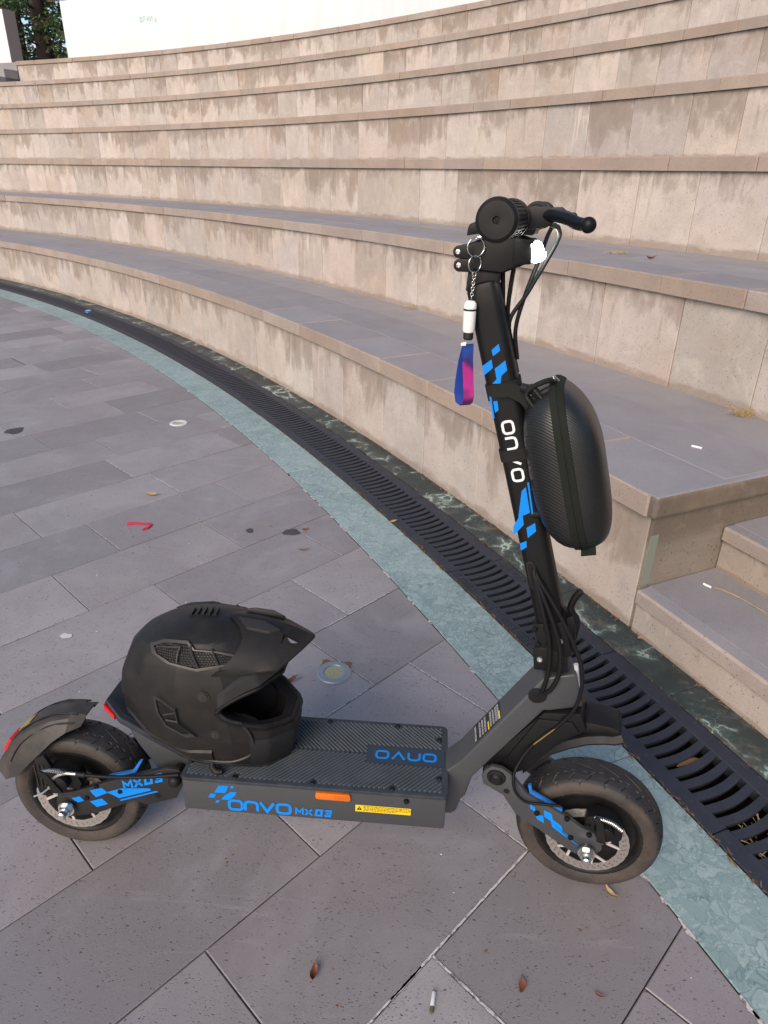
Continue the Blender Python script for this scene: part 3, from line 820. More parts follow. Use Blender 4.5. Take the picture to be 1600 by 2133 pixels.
# pale green and dark green marble rings
strip = disc_sheet('green_marble_strip', 19.9115, 20.1125, -0.003, 'mortar', R(12), R(62), 300)
for a, b in spans(R(16), R(60), 20.0, 0.58, 0.72, 0.0022, 5):
    polar_block(19.9125, 20.1105, a, b, -0.03, rnd.uniform(-0.0004, 0.0008), 0.0012, 3).build('marble_slab', 'breccia', strip, smooth=0)
dstrip = disc_sheet('dark_marble_strip', 20.3605, 20.50, -0.003, 'mortar', R(12), R(62), 300)
for a, b in spans(R(16) , R(60), 20.4, 0.52, 0.62, 0.0025, 6):
    polar_block(20.3625, 20.5, a, b, -0.03, rnd.uniform(-0.0003, 0.0008), 0.0012, 3).build('marble_slab', 'serpentine', dstrip, smooth=0)

# cast-iron drain grates
PITCH = R(1.7085); S0 = R(22.80)
rail = MB()
NS = 14
for (ra, rb) in ((20.1155, 20.163), (20.310, 20.3565)):
    rows = []
    for i in range(NS + 1):
        a = 0.0001 + (PITCH - 0.0002) * i / NS
        rows.append([pol(ra, a, -0.030), pol(ra, a, 0.000), pol(ra + 0.002, a, 0.0022), pol(rb - 0.002, a, 0.0022), pol(rb, a, 0.000), pol(rb, a, -0.030)])
    rail.ring(rows, True, True)
rail.v = [(x - BC.x, y - BC.y, z) for x, y, z in rail.v]
bar = MB(); rows = []
bw = 0.0222 / 20.23 / 2
for i in range(9):
    u = i / 8; r_ = 20.1625 + 0.148 * u
    a = 0.0006 * u - 0.00045 * math.sin(math.pi * u)
    x = lambda da, z: (r_ * math.cos(a + da), r_ * math.sin(a + da), z)
    rows.append([x(-bw * 0.7, -0.016), x(-bw, -0.001), x(-bw * 0.92, 0.0010), x(bw * 0.92, 0.0010), x(bw, -0.001), x(bw * 0.7, -0.016)])
bar.ring(rows, True, True)
rail_me = bar_me = None
NB = 16
near = ['nearest', 'second nearest', 'third nearest', 'fourth nearest']
for s_i in range(-1, 19):
    a0 = S0 + PITCH * s_i
    if rail_me is None:
        ro = rail.build('drain_grate', 'iron', None, smooth=0); rail_me = ro.data
    else:
        ro = bpy.data.objects.new('drain_grate', rail_me); COL.objects.link(ro)
    ro.location = (BC.x, BC.y, 0); ro.rotation_euler = (0, 0, a0)
    n_ = s_i + 1
    if n_ == 2: lab = 'cast iron drain grate with raised town lettering, beside the front wheel and stem'
    elif n_ == 9 + 3: lab = 'cast iron drain grate with a blue bottle cap lying on it'
    elif n_ == 0: lab = 'cast iron drain grate cut by the right edge of the photo, straw in its slots'
    elif n_ == 1: lab = 'cast iron drain grate right of the front wheel, below the aisle stair'
    else:
        words = ['', 'first', 'second', 'third', 'fourth', 'fifth', 'sixth', 'seventh', 'eighth', 'ninth', 'tenth', 'eleventh', 'twelfth', 'thirteenth', 'fourteenth', 'fifteenth', 'sixteenth', 'seventeenth', 'eighteenth']
        lab = f'{words[n_ - 2]} cast iron drain grate beyond the lettered one along the gutter'
    tag(ro, lab, 'drain grate', 'cast iron drain grates along the gutter')
    if s_i < 12:
        for b_ in range(NB):
            if bar_me is None:
                bo = bar.build('bar', 'iron', ro, smooth=0); bar_me = bo.data
            else:
                bo = bpy.data.objects.new('bar', bar_me); COL.objects.link(bo); bo.parent = ro
            bo.rotation_euler = (0, 0, PITCH * (b_ + 0.5) / NB)
    else:
        if s_i == 12:
            gm = MB()
            for b_ in range(NB):
                a = PITCH * (b_ + 0.5) / NB; ca, sa = math.cos(a), math.sin(a)
                gm.add([(x * ca - y * sa, x * sa + y * ca, z) for x, y, z in bar.v], bar.f)
            go = gm.build('bar_grid', 'iron', ro, smooth=0); grid_me = go.data
        else:
            go = bpy.data.objects.new('bar_grid', grid_me); COL.objects.link(go); go.parent = ro
        go['kind'] = 'stuff'
    if n_ == 2: lettered = ro
# raised lettering on the lettered grate
def cast_text(txt, r_, a_start, h, step, parent):
    for i, ch in enumerate(txt):
        if ch == ' ': continue
        cu = bpy.data.curves.new('t', 'FONT'); cu.body = ch; cu.size = h * 1.35; cu.extrude = 0.0012; cu.resolution_u = 2; cu.align_x = 'CENTER'
        to = bpy.data.objects.new('t', cu)
        me = bpy.data.meshes.new_from_object(to)
        bpy.data.objects.remove(to); bpy.data.curves.remove(cu)
        a = a_start - step * i / r_
        o = bpy.data.objects.new('raised_letter', me); COL.objects.link(o)
        me.materials.append(M_['iron'])
        o.parent = parent
        a_l = a - parent.rotation_euler[2]
        o.location = (r_ * math.cos(a_l), r_ * math.sin(a_l), 0.0026)
        o.rotation_euler = (0, 0, a_l - math.pi / 2)
cast_text('TURGUT REİS BELEDİYESİ', 20.122, S0 + PITCH * 2 - 0.0010, 0.032, 0.0262, lettered)
cast_text('SIVAK   DRENAJ', 20.318, S0 + PITCH * 2 - 0.0022, 0.030, 0.030, lettered)

# litter packed in the joints beside the grate and at the wall foot
lit = MB(); q_ = random.Random(3)
for i in range(2600):
    u = q_.random()
    if u < 0.45: r_, a = 20.113 + q_.gauss(0, 0.004), R(q_.uniform(19, 40))
    elif u < 0.55: r_, a = 20.3595 + q_.gauss(0, 0.003), R(q_.uniform(19, 36))
    else: r_, a = 20.484 - abs(q_.gauss(0, 0.010)), R(q_.uniform(19, 42))
    x, y, z = pol(r_, a, 0.0015 + q_.random() * 0.003)
    l_, w_ = q_.uniform(0.003, 0.012), q_.uniform(0.001, 0.003); an = q_.uniform(0, 6.28) if u > 0.55 else a + math.pi / 2 + q_.gauss(0, 0.4)
    d = Vector((math.cos(an), math.sin(an), q_.uniform(-0.2, 0.3))) * l_; e = Vector((-math.sin(an), math.cos(an), 0)) * w_
    c_ = Vector((x, y, z))
    lit.add([c_ - d, c_ + e + Vector((0, 0, .001)), c_ + d, c_ - e], [(0, 1, 2, 3)])
tag(lit.build('leaf_litter', 'debris', None, smooth=0, fixn=False), kind='stuff')

# ------------------------------------------------------------------ the scooter, in its own leaning frame
def frame(o, x, y, z):
    m = Matrix.Identity(4)
    for i in range(3):
        m[i][0], m[i][1], m[i][2], m[i][3] = x[i], y[i], z[i], o[i]
    return m
FR = frame((-0.62494346, 1.03245242, 0.0), (0.99718513, -0.07497873, 0), (0.07467527, 0.99314926, -0.08987855), (0.00673898, 0.08962555, 0.99595273))
SR = frame((-0.58710152, 1.24429699, -0.01376812), (0.96161903, -0.27408281, 0.0129401), (0.2743788, 0.96090503, -0.03711863), (-0.00226063, 0.03924447, 0.99922708))
SF = FR.inverted() @ SR
xs = lambda p: SF @ Vector(p)            # steered parts -> scooter frame
sw = lambda p: SR @ Vector(p)            # steered parts -> world
scooter = empty('electric_scooter', 'parked graphite and black electric scooter with blue decals and fat tyres', 'electric scooter')
scooter.matrix_world = FR
X_, Y_, Z_ = Vector((1, 0, 0)), Vector((0, 1, 0)), Vector((0, 0, 1))

def mirror_build(fn, name, mat, parent, **kw):
    a = fn(1).build(name, mat, parent, **kw); b = fn(-1).build(name, mat, parent, **kw); return a, b

# --- wheels
def tyre_mesh(c, xf, name, parent, seed=0):
    NU, prof = 640, []
    key = [(0.100, -0.0320, 0.0), (0.104, -0.0360, 0.05), (0.111, -0.0390, 0.10), (0.119, -0.0402, 0.14), (0.1265, -0.0385, 0.175), (0.1305, -0.0355, 0.19), (0.1345, -0.030, 0.23), (0.1385, -0.020, 0.32), (0.1405, -0.010, 0.41), (0.141, 0.0, 0.5)]
    key += [(r_, -y_, 1 - v_) for r_, y_, v_ in key[-2::-1]]
    kv = np.array([k[2] for k in key]); kr = np.array([k[0] for k in key]); ky = np.array([k[1] for k in key])
    vv_ = np.concatenate([np.linspace(0, 0.18, 9)[:-1], np.linspace(0.18, 0.82, 64), np.linspace(0.82, 1, 9)[1:]])
    rr, yy = np.interp(vv_, kv, kr), np.interp(vv_, kv, ky)
    NV = len(vv_)
    th = np.linspace(0, 2 * np.pi, NU, endpoint=False)
    Sg, Yg = np.meshgrid(th * 0.141, yy, indexing='ij')
    Rg = np.tile(rr, (NU, 1))
    ay = np.abs(Yg); sg = np.sign(Yg)
    per = 2 * np.pi * 0.141
    P1 = per / 26; P2 = per / 52; P3 = per / 18
    s1 = np.mod(Sg - ay * 0.85 * 1 + sg * P1 / 4, P1)
    g1 = (s1 < 0.0026) & (ay > 0.0175) & (ay < 0.031)
    s2 = np.mod(Sg + ay * 1.2 + sg * 0.004, P2)
    g2 = (s2 < 0.0062) & (np.abs(ay - 0.0125 - 0.10 * np.mod(np.floor(Sg / P2), 3) * 0.02) < 0.0014)
    s3 = np.mod(Sg - Yg * 2.4, P3)
    g3 = (s3 < 0.0034) & (ay < 0.0075)
    s4 = np.mod(Sg - ay * 0.4 + 0.008, P3)
    g4 = (s4 < 0.0030) & (ay > 0.0325) & (ay < 0.0372)
    gr_ = g1 | g2 | g3
    Rg = Rg - 0.0028 * gr_ - 0.0022 * g4
    co = np.stack([c[0] + Rg * np.cos(th)[:, None], c[1] + Yg, c[2] + Rg * np.sin(th)[:, None]], -1).reshape(-1, 3)
    if xf is not None:
        m = np.array(SF); co = co @ m[:3, :3].T + m[:3, 3]
    i = np.arange(NU)[:, None]; j = np.arange(NV - 1)[None]
    i2 = (i + 1) % NU
    q = np.stack([i * NV + j, i2 * NV + j, i2 * NV + j + 1, i * NV + j + 1], -1).reshape(-1, 4)[:, ::-1]
    me = bpy.data.meshes.new(name)
    me.from_pydata(co.tolist(), [], q.tolist())
    uvl = me.uv_layers.new(name='UVMap')
    li = np.empty(len(me.loops), np.int32); me.loops.foreach_get('vertex_index', li)
    uvs = np.stack([np.repeat(th / 6.2832, NV)[li], np.tile(vv_, NU)[li]], -1).astype(np.float32)
    uvl.data.foreach_set('uv', uvs.ravel())
    me.shade_smooth(); me.set_sharp_from_angle(angle=R(38))
    me.materials.append(M_['tyre'])
    o = bpy.data.objects.new(name, me); COL.objects.link(o); o.parent = parent
    return o
def wheel(c, xf, ys, parent, phase):
    """ys: side the brake disc sits on"""
    w = MB(xf).lathe([(0.1035, -0.031), (0.1045, -0.035), (0.100, -0.036), (0.096, -0.034), (0.090, -0.024), (0.080, -0.022), (0.066, -0.020), (0.040, -0.024), (0.020, -0.030), (0.0, -0.030), ], c, n=56)
    w.lathe([(0.1035, 0.031), (0.1045, 0.035), (0.100, 0.036), (0.096, 0.034), (0.090, 0.024), (0.080, 0.022), (0.066, 0.020), (0.040, 0.024), (0.020, 0.030), (0.0, 0.030)], c, n=56)
    w.lathe([(0.1035, -0.031), (0.1035, 0.031)], c, n=56)
    wo = w.build('wheel', 'plastic', parent, smooth=40)
    tyre_mesh(c, xf, 'tyre', wo)
    # drilled, scalloped brake disc
    d = MB(xf); NU = 432; rr = [0.0600, 0.0622, 0.0640, 0.0660, 0.0690, 0.0710, 0.0735, 0.0772]
    rows = []
    for y in (ys * 0.0480, ys * 0.0462):
        for ri, r_ in enumerate(rr):
            row = []
            for k in range(NU):
                a = 2 * math.pi * k / NU
                q = r_ + (0.0013 * abs(math.sin(a * 12)) ** 0.7 if ri == len(rr) - 1 else (-0.0009 * abs(math.sin(a * 9)) if ri == 0 else 0))
                row.append((c[0] + q * math.cos(a), c[1] + y, c[2] + q * math.sin(a)))
            rows.append(row)
    b = len(d.v)
    for row in rows: d.v += row
    nr = len(rr)
    for L in range(2):
        for i in range(nr - 1):
            for k in range(NU):
                k2 = (k + 1) % NU
                if (i == 1 and (k // 2) % 6 == 0 and k % 12 < 3) or (i == 3 and (k + 6) % 12 < 3) or (i == 5 and (k + 3) % 12 < 3) : continue
                f = (b + (L * nr + i) * NU + k, b + (L * nr + i) * NU + k2, b + (L * nr + i + 1) * NU + k2, b + (L * nr + i + 1) * NU + k)
                d.f.append(f if L == 0 else f[::-1])
    for e in (0, nr - 1):
        for k in range(NU):
            k2 = (k + 1) % NU
            d.f.append((b + e * NU + k, b + e * NU + k2, b + (nr + e) * NU + k2, b + (nr + e) * NU + k))
    do = d.build('brake_disc', 'disc', wo, smooth=30, fixn=False)
    sp = MB(xf)
    for k in range(5):
        a = phase + 2 * math.pi * k / 5
        def P(r_, da): return (c[0] + r_ * math.cos(a + da), c[2] + r_ * math.sin(a + da))
        y0, y1 = c[1] + ys * 0.0482, c[1] + ys * 0.0460
        sp.prism([P(0.018, -0.5), P(0.034, -0.20), P(0.0612, 0.16), P(0.0612, 0.25), P(0.036, 0.02), P(0.020, 0.45)], y0, y1)
        sp.prism([P(0.034, -0.16), P(0.0612, -0.30), P(0.0612, -0.22), P(0.037, 0.0)], y0, y1)
    sp.lathe([(0.0, ys * 0.0485), (0.022, ys * 0.0485), (0.022, ys * 0.045)], c, n=32)
    sp.build('disc_spokes', 'spoke', wo, smooth=30)
    # axle nuts both sides
    for s_ in (1, -1):
        n_ = MB(xf)
        n_.prism([(c[0] + 0.0125 * math.cos(R(60 * k + 12)), c[2] + 0.0125 * math.sin(R(60 * k + 12))) for k in range(6)], c[1] + s_ * 0.090, c[1] + s_ * 0.080)
        n_.lathe([(0.0165, s_ * 0.0765), (0.0165, s_ * 0.0805), (0.0, s_ * 0.0805)], c, n=28)
        n_.lathe([(0.0085, s_ * 0.088), (0.0085, s_ * 0.100), (0.006, s_ * 0.102), (0.0, s_ * 0.102)], c, n=20)
        n_.lathe([(0.009, s_ * 0.03), (0.009, s_ * 0.09)], c, n=20)
        n_.build('axle_nut', 'steel', wo, smooth=25)
    return wo
RC = (0.004, 0, 0.141); FC = (1.045, 0, 0.142)
wheel(RC, None, -1, scooter, 0.6)
wheel(FC, xs, -1, scooter, 0.2)

# --- deck
dk = MB().box(0.257, 0.756, -0.0975, 0.0975, 0.186, 0.2575)
deck = dk.build('deck', 'graphite', scooter, bevel=0.004)
mt = MB()
mt.prism([(x + 0.2545, y - 0.101) for x, y in rrect(0.505, 0.202, 0.012)], 0.2577, 0.2655, axis='z')
mt.build('grip_mat', 'mat', deck, bevel=0.002)
rb = MB(); hh = 0.0027
def rib(p, q, w=0.0019):
    d = (q - p); 
    if d.length < 0.004: return
    d.normalize(); n_ = Vector((-d.y, d.x))
    a, b, c2, d2 = p + n_ * w, p - n_ * w, q - n_ * w, q + n_ * w
    e, f = p + d * 0.001, q - d * 0.001
    z0, z1 = 0.2653, 0.2653 + hh
    a2, b2, c3, d3 = e + n_ * w * 0.5, e - n_ * w * 0.5, f - n_ * w * 0.5, f + n_ * w * 0.5
    rb.add([(v_.x, v_.y, z0) for v_ in (a, b, c2, d2)] + [(v_.x, v_.y, z1) for v_ in (a2, b2, c3, d3)], [(4, 5, 6, 7), (0, 1, 5, 4), (1, 2, 6, 5), (2, 3, 7, 6), (3, 0, 4, 7)])
LOGO = (0.600, 0.752, -0.0255, 0.0255)
for k in range(-4, 66):
    xa = 0.262 + 0.0094 * k
    for s_ in (1, -1):
        run = []
        for i in range(41):
            u = i / 40; x = xa - 0.098 * u * 0.85; y = s_ * (0.0022 + 0.0885 * u)
            ok = 0.2635 < x < 0.7485 and abs(y) < 0.0925 and not (LOGO[0] < x < LOGO[1] and LOGO[2] < y < LOGO[3])
            for sx, sy in ((.7428, .0545), (.7428, -.0545), (.6556, -.090), (.5066, -.090), (.358, -.090), (.2635, -.057), (.5114, .090), (.6552, .090), (.3644, .090)):
                if (x - sx) ** 2 + (y - sy) ** 2 < 0.0085 ** 2: ok = False
            if ok: run.append(Vector((x, y)))
            if (not ok or i == 40) and run:
                rib(run[0], run[-1]); run = []
rb.build('mat_ribs', 'rib', deck, smooth=0)
MB().prism([(x + LOGO[0], y + LOGO[2]) for x, y in rrect(LOGO[1] - LOGO[0], LOGO[3] - LOGO[2], 0.002)], 0.2654, 0.2660, axis='z').build('logo_panel', 'panel', deck, smooth=0)
lg = MB(); word(lg, 'ONVO', 0.0215, Vector((0.7350, 0.0100, 0.2661)), -X_ , -Y_, 0.21, 0, 0.0005, 0.12)
lg.build('deck_logo', 'blue', deck, smooth=0)
for sx, sy in ((.7428, .0545), (.7428, -.0545), (.6556, -.090), (.5066, -.090), (.358, -.090), (.2675, -.060), (.5114, .090), (.6552, .090), (.3644, .090)):
    MB().lathe([(0.0, 0.0022), (0.0022, 0.0018), (0.0024, 0.0024), (0.0042, 0.0024), (0.0052, 0.0010), (0.0052, -0.001)], (sx, sy, 0.2655), 'z', 20).build('deck_screw', 'black', deck, smooth=30)
# side print, reflector and warning sticker
yS = -0.0979
sd_ = MB(); o_ = Vector((0, yS, 0))
for q in ([(0.328, 0.2495), (0.347, 0.2505), (0.340, 0.2330), (0.3185, 0.2325)], [(0.350, 0.2365), (0.362, 0.2370), (0.357, 0.2265), (0.346, 0.2165), (0.331, 0.2165), (0.338, 0.2265)],
          [(0.311, 0.2290), (0.322, 0.2290), (0.318, 0.2195), (0.306, 0.2195)], [(0.352, 0.2515), (0.358, 0.2515), (0.355, 0.2455), (0.350, 0.2455)], [(0.322, 0.2140), (0.328, 0.2140), (0.325, 0.2080), (0.319, 0.2080)]):
    poly_mesh(sd_, [(a, b) for a, b in q], o_, X_, Z_)
word(sd_, 'ONVO', 0.0232, Vector((0.346, yS, 0.1945)), X_, Z_, 0.25)
word(sd_, 'MX', 0.0155, Vector((0.4750, yS, 0.1955)), X_, Z_, 0.24)
word(sd_, '03', 0.0155, Vector((0.5125, yS, 0.1955)), X_, Z_, 0.29, 0.16)
sd_.build('side_logo', 'blue', deck, smooth=0)
rf = MB().prism([(x + 0.513, y + 0.2400) for x, y in rrect(0.066, 0.0150, 0.005)], -0.1035, -0.0970)
rfo = rf.build('side_reflector', 'orange', deck, bevel=0.0012)
rg_ = MB()
for i in range(16):
    x = 0.5475 + i * 0.0018
    rg_.box(x, x + 0.0008, -0.1040, -0.1034, 0.2425, 0.2530)
rg_.build('lens_ridges', 'orange', rfo, smooth=0)
MB().prism([(0.588, 0.2140), (0.692, 0.2140), (0.692, 0.2290), (0.588, 0.2290)], -0.0982, -0.0974).build('warning_sticker', 'yellow', deck, smooth=0)
tx = MB()
poly_mesh(tx, [(0.5905, 0.2175), (0.6005, 0.2175), (0.5955, 0.2270)], Vector((0, -0.0983, 0)), X_, Z_, 0.0002)
q_ = random.Random(5)
for ln in range(4):
    x = 0.603
    while x < 0.689:
        w_ = q_.uniform(0.002, 0.007)
        poly_mesh(tx, [(x, 0.2265 - ln * 0.0032), (x + w_, 0.2265 - ln * 0.0032), (x + w_, 0.2277 - ln * 0.0032), (x, 0.2277 - ln * 0.0032)], Vector((0, -0.0983, 0)), X_, Z_, 0.0002); x += w_ + 0.0012
        if ln == 3 and x > 0.665: break
txo = tx.build('sticker_print', 'ink', deck, smooth=0)
ex = MB(); poly_mesh(ex, [(0.5951, 0.2205), (0.5959, 0.2205), (0.5960, 0.2245), (0.5950, 0.2245)], Vector((0, -0.0986, 0)), X_, Z_, 0.0001); poly_mesh(ex, [(0.5951, 0.2187), (0.5959, 0.2187), (0.5959, 0.2196), (0.5951, 0.2196)], Vector((0, -0.0986, 0)), X_, Z_, 0.0001)
ex.build('sticker_mark', 'yellow', deck, smooth=0)
# dark side screw under the mat at the front and a folded kickstand on the far side
MB().lathe([(0.0, -0.1015), (0.0045, -0.1015), (0.0055, -0.0975)], (0.683, 0, 0.247), 'y', 16).build('side_screw', 'black', deck, smooth=30)
ks = MB().tube([(0.36, 0.085, 0.19), (0.375, 0.15, 0.10), (0.385, 0.205, 0.0245)], 0.0085, 12, False)
ks.box(0.374, 0.398, 0.196, 0.222, 0.0195, 0.0265)
ks.build('kickstand', 'black', scooter, smooth=40)

# --- neck
nk = [(0.752, 0.262), (0.782, 0.291), (0.918, 0.489), (0.976, 0.502), (0.994, 0.434), (0.935, 0.420), (0.926, 0.420), (0.828, 0.286), (0.806, 0.254), (0.796, 0.208), (0.788, 0.199), (0.780, 0.168), (0.770, 0.160), (0.752, 0.160)]
neck = MB().prism(nk, -0.032, 0.032).build('neck', 'graphite', scooter, bevel=0.005, seg=3)
gk = MB().prism([(0.911 + 0.0155 * math.cos(a * 0.2618) * 1.1, 0.4525 + 0.0155 * math.sin(a * 0.2618)) for a in range(24)], -0.0345, -0.030)
for i in range(5):
    gk.box(0.900 + i * 0.0047, 0.902 + i * 0.0047, -0.0355, -0.034, 0.4435, 0.4605)
gk.build('cable_grommet', 'plastic', neck, bevel=0.0008)
# warning label lying on the sloped top of the neck
d_ = (Vector((0.918, 0, 0.489)) - Vector((0.782, 0, 0.291))).normalized()
nrm_ = Vector((-d_.z, 0, d_.x))
o_ = Vector((0.782, 0, 0.291)) + nrm_ * 0.0004
sk = MB(); poly_mesh(sk, [(0.045, -0.024), (0.122, -0.024), (0.122, 0.026), (0.045, 0.026)], o_, d_, nrm_.cross(d_), 0.0004)
sko = sk.build('neck_label', 'ink', neck, smooth=0)
sk = MB(); q_ = random.Random(2)
for bx in (0.047, 0.060, 0.068, 0.076, 0.092, 0.100, 0.108, 0.114):
    for ln in range(2):
        x = -0.021
        while x < 0.020:
            w_ = q_.uniform(0.003, 0.010); w_ = min(w_, 0.022 - x)
            poly_mesh(sk, [(bx + ln * 0.0027, x), (bx + 0.0011 + ln * 0.0027, x), (bx + 0.0011 + ln * 0.0027, x + w_), (bx + ln * 0.0027, x + w_)], o_ + nrm_ * 0.0004, d_, nrm_.cross(d_), 0.0002); x += w_ + 0.0015
sk.build('label_print', 'greywhite', neck, smooth=0)
sk = MB()
for bx in (0.0855, 0.1175):
    poly_mesh(sk, [(bx, -0.023), (bx + 0.0032, -0.023), (bx + 0.0032, 0.000), (bx, 0.000)], o_ + nrm_ * 0.0004, d_, nrm_.cross(d_), 0.0003)
sk.build('label_band', 'yellow', neck, smooth=0)

# --- stem, its folding hinge and the print
ax_ = Vector((math.sin(R(-16)), 0, math.cos(R(-16)))); ex_ = Vector((math.cos(R(16)), 0, math.sin(R(16))))
SB = Vector((0.9225, 0, 0.600))                        # centre of the tube at z = 0.60
def stem_ring(tz, hx, hy, r_, k=5):
    c_ = SB + ax_ * ((tz - 0.600) / ax_.z)
    return [c_ + ex_ * (x - hx) + Y_ * (y - hy) for x, y in rrect(2 * hx, 2 * hy, r_, k)]
stm = MB(xs)
stm.ring([stem_ring(z, 0.0245, 0.0255, 0.013) for z in (0.578, 0.70, 0.85, 1.0, 1.12, 1.150)] + [stem_ring(1.158, 0.0225, 0.0235, 0.012), stem_ring(1.162, 0.015, 0.016, 0.01)], True, True)
stem = stm.build('stem', 'black', scooter, smooth=40)
ux = -ax_; vx = ex_
yf = -0.0259
def SP(x, z): return Vector((x, yf, z))
pr = MB(xs); O0 = Vector((0, yf, 0))
for q in ([(0.786, 1.064), (0.796, 1.074), (0.799, 1.064), (0.789, 1.055)], [(0.774, 1.039), (0.787, 1.050), (0.790, 1.037), (0.777, 1.024)],
          [(0.793, 1.036), (0.808, 1.050), (0.812, 1.035), (0.804, 1.026), (0.804, 1.014), (0.791, 1.013), (0.797, 1.020)],
          [(0.793, 0.992), (0.800, 0.992), (0.804, 0.972), (0.799, 0.967)], [(0.788, 0.992), (0.791, 0.992), (0.799, 0.958), (0.796, 0.958)],
          [(0.852, 0.841), (0.858, 0.849), (0.869, 0.805), (0.858, 0.798), (0.861, 0.782), (0.847, 0.761), (0.844, 0.776), (0.851, 0.792)],
          [(0.8595, 0.857), (0.862, 0.858), (0.8745, 0.803), (0.872, 0.802)], [(0.866, 0.777), (0.879, 0.788), (0.882, 0.773), (0.870, 0.759)], [(0.858, 0.747), (0.868, 0.753), (0.870, 0.742), (0.861, 0.734)]):
    poly_mesh(pr, q, O0, X_, Z_)
pr.build('stem_decal', 'blue', stem, smooth=0)['kind'] = 'stuff'
pr = MB(xs); word(pr, 'ONVO', 0.0180, Vector((0.8105, yf, 0.9525)), ux, vx, 0.22, 0, 0.0005, 0.16)
pr.build('stem_logo', 'whitedecal', stem, smooth=0)
# cable slot low on the stem
sl = MB(xs)
rows = []
sl.prism([(0.884 + 0.0075 * math.cos(a) - 0.010 * (1 if math.sin(a) > 0 else -1) * 0.55, 0.690 + 0.0075 * math.sin(a) + 0.035 * (1 if math.sin(a) > 0 else -1) * 0.55) for a in [R(15 * i + 7) for i in range(24)]], -0.0272, -0.0240)
slo = sl.build('cable_slot', 'plastic', stem, bevel=0.0008)
sl = MB(xs)
sl.prism([(0.884 + 0.0045 * math.cos(a) - 0.010 * (1 if math.sin(a) > 0 else -1) * 0.5, 0.690 + 0.0045 * math.sin(a) + 0.035 * (1 if math.sin(a) > 0 else -1) * 0.5) for a in [R(15 * i + 7) for i in range(24)]], -0.0276, -0.0260)
sl.build('slot_mouth', 'pit', slo, smooth=0)
hg = MB(xs)
c0 = SB
hgpoly = lambda z0, z1, hx0, hx1: [tuple((SB + ax_ * ((z0 - 0.6) / ax_.z) + ex_ * -hx0)[i] for i in (0, 2)), tuple((SB + ax_ * ((z0 - 0.6) / ax_.z) + ex_ * hx1)[i] for i in (0, 2)),
                                tuple((SB + ax_ * ((z1 - 0.6) / ax_.z) + ex_ * hx1)[i] for i in (0, 2)), tuple((SB + ax_ * ((z1 - 0.6) / ax_.z) + ex_ * -hx0)[i] for i in (0, 2))]
hinge = MB(xs).prism(hgpoly(0.535, 0.603, 0.028, 0.028), -0.0295, 0.0295).build('hinge_block', 'black', scooter, bevel=0.003)
MB(xs).prism([(0.906, 0.502), (0.966, 0.508), (0.961, 0.540), (0.930, 0.552), (0.908, 0.552), (0.900, 0.540)], -0.0305, 0.0305).build('hinge_base', 'black', hinge, bevel=0.003)
MB(xs).prism([(0.948, 0.540), (0.972, 0.545), (0.968, 0.596), (0.960, 0.620), (0.942, 0.606)], -0.020, 0.020).build('hinge_front', 'black', hinge, bevel=0.002)
for x, z, m_ in ((0.944, 0.571, 'steel'), (0.914, 0.527, 'steel'), (0.8985, 0.587, 'black'), (0.918, 0.592, 'black'), (0.907, 0.556, 'black'), (0.926, 0.560, 'black')):
    MB(xs).lathe([(0.0, -0.0325), (0.0022, -0.0325), (0.0025, -0.0340), (0.0045, -0.0338), (0.0056, -0.0320), (0.0056, -0.029)], (x, 0, z), 'y', 18).build('hinge_screw', m_, hinge, smooth=30)
MB(xs).tube([(0.966, -0.004, 0.560), (0.968, -0.004, 0.600), (0.955, -0.004, 0.622), (0.957, -0.004, 0.640), (0.962, -0.004, 0.653), (0.968, -0.004, 0.662)], 0.0062, 10).build('latch_lever', 'black', hinge, smooth=40)
MB(xs).tube([(0.9775, -0.0045, 0.512), (0.984, -0.0045, 0.478), (0.991, -0.0045, 0.440)], 0.0042, 8).build('reflective_strip', 'greywhite', neck, smooth=40)

# --- handlebar group
clamp = MB(xs).prism([(0.737, 1.178), (0.792, 1.174), (0.826, 1.188), (0.830, 1.205), (0.826, 1.222), (0.800, 1.230), (0.770, 1.224), (0.738, 1.213)], -0.0255, 0.0255).build('handlebar_clamp', 'black', scooter, bevel=0.005, seg=3)
for (x, z, r_) in ((0.7275, 1.2020, 0.0088), (0.7295, 1.1835, 0.0092)):
    e = MB(xs)
    for y0 in (-0.026, 0.012):
        e.prism([(x + r_ * math.cos(R(20 * k)), z + r_ * math.sin(R(20 * k))) for k in range(4, 15)] + [(x + 0.022, z - r_), (x + 0.022, z + r_)], y0, y0 + 0.014)
    e.build('clamp_ear', 'black', clamp, bevel=0.0015)
    MB(xs).lathe([(0.0, -0.0265), (0.0016, -0.0265), (0.0020, -0.0278), (0.0034, -0.0275), (0.0040, -0.025)], (x - 0.001, 0, z), 'y', 18).build('clamp_screw', 'steel', clamp, smooth=30)
MB(xs).prism([(0.739, 1.146), (0.786, 1.158), (0.790, 1.182), (0.742, 1.182)], -0.019, 0.019).build('stem_joint', 'plastic', clamp, bevel=0.003)
MB(xs).tube([(0.752, -0.0305, 1.2205), (0.778, -0.0305, 1.2290), (0.795, -0.0300, 1.2335)], 0.0028, 8).build('latch_pin', 'steel', clamp, smooth=40)
MB(xs).prism([(0.737, 1.224), (0.775, 1.230), (0.786, 1.247), (0.776, 1.245), (0.738, 1.233)], -0.024, 0.024).build('display', 'plastic', clamp, bevel=0.002)
MB(xs).prism([(0.795, 1.229), (0.834, 1.226), (0.838, 1.246), (0.826, 1.262), (0.806, 1.262), (0.795, 1.250)], -0.030, 0.030).build('bar_mount', 'black', clamp, bevel=0.004)
BX, BZ = 0.8175, 1.2500
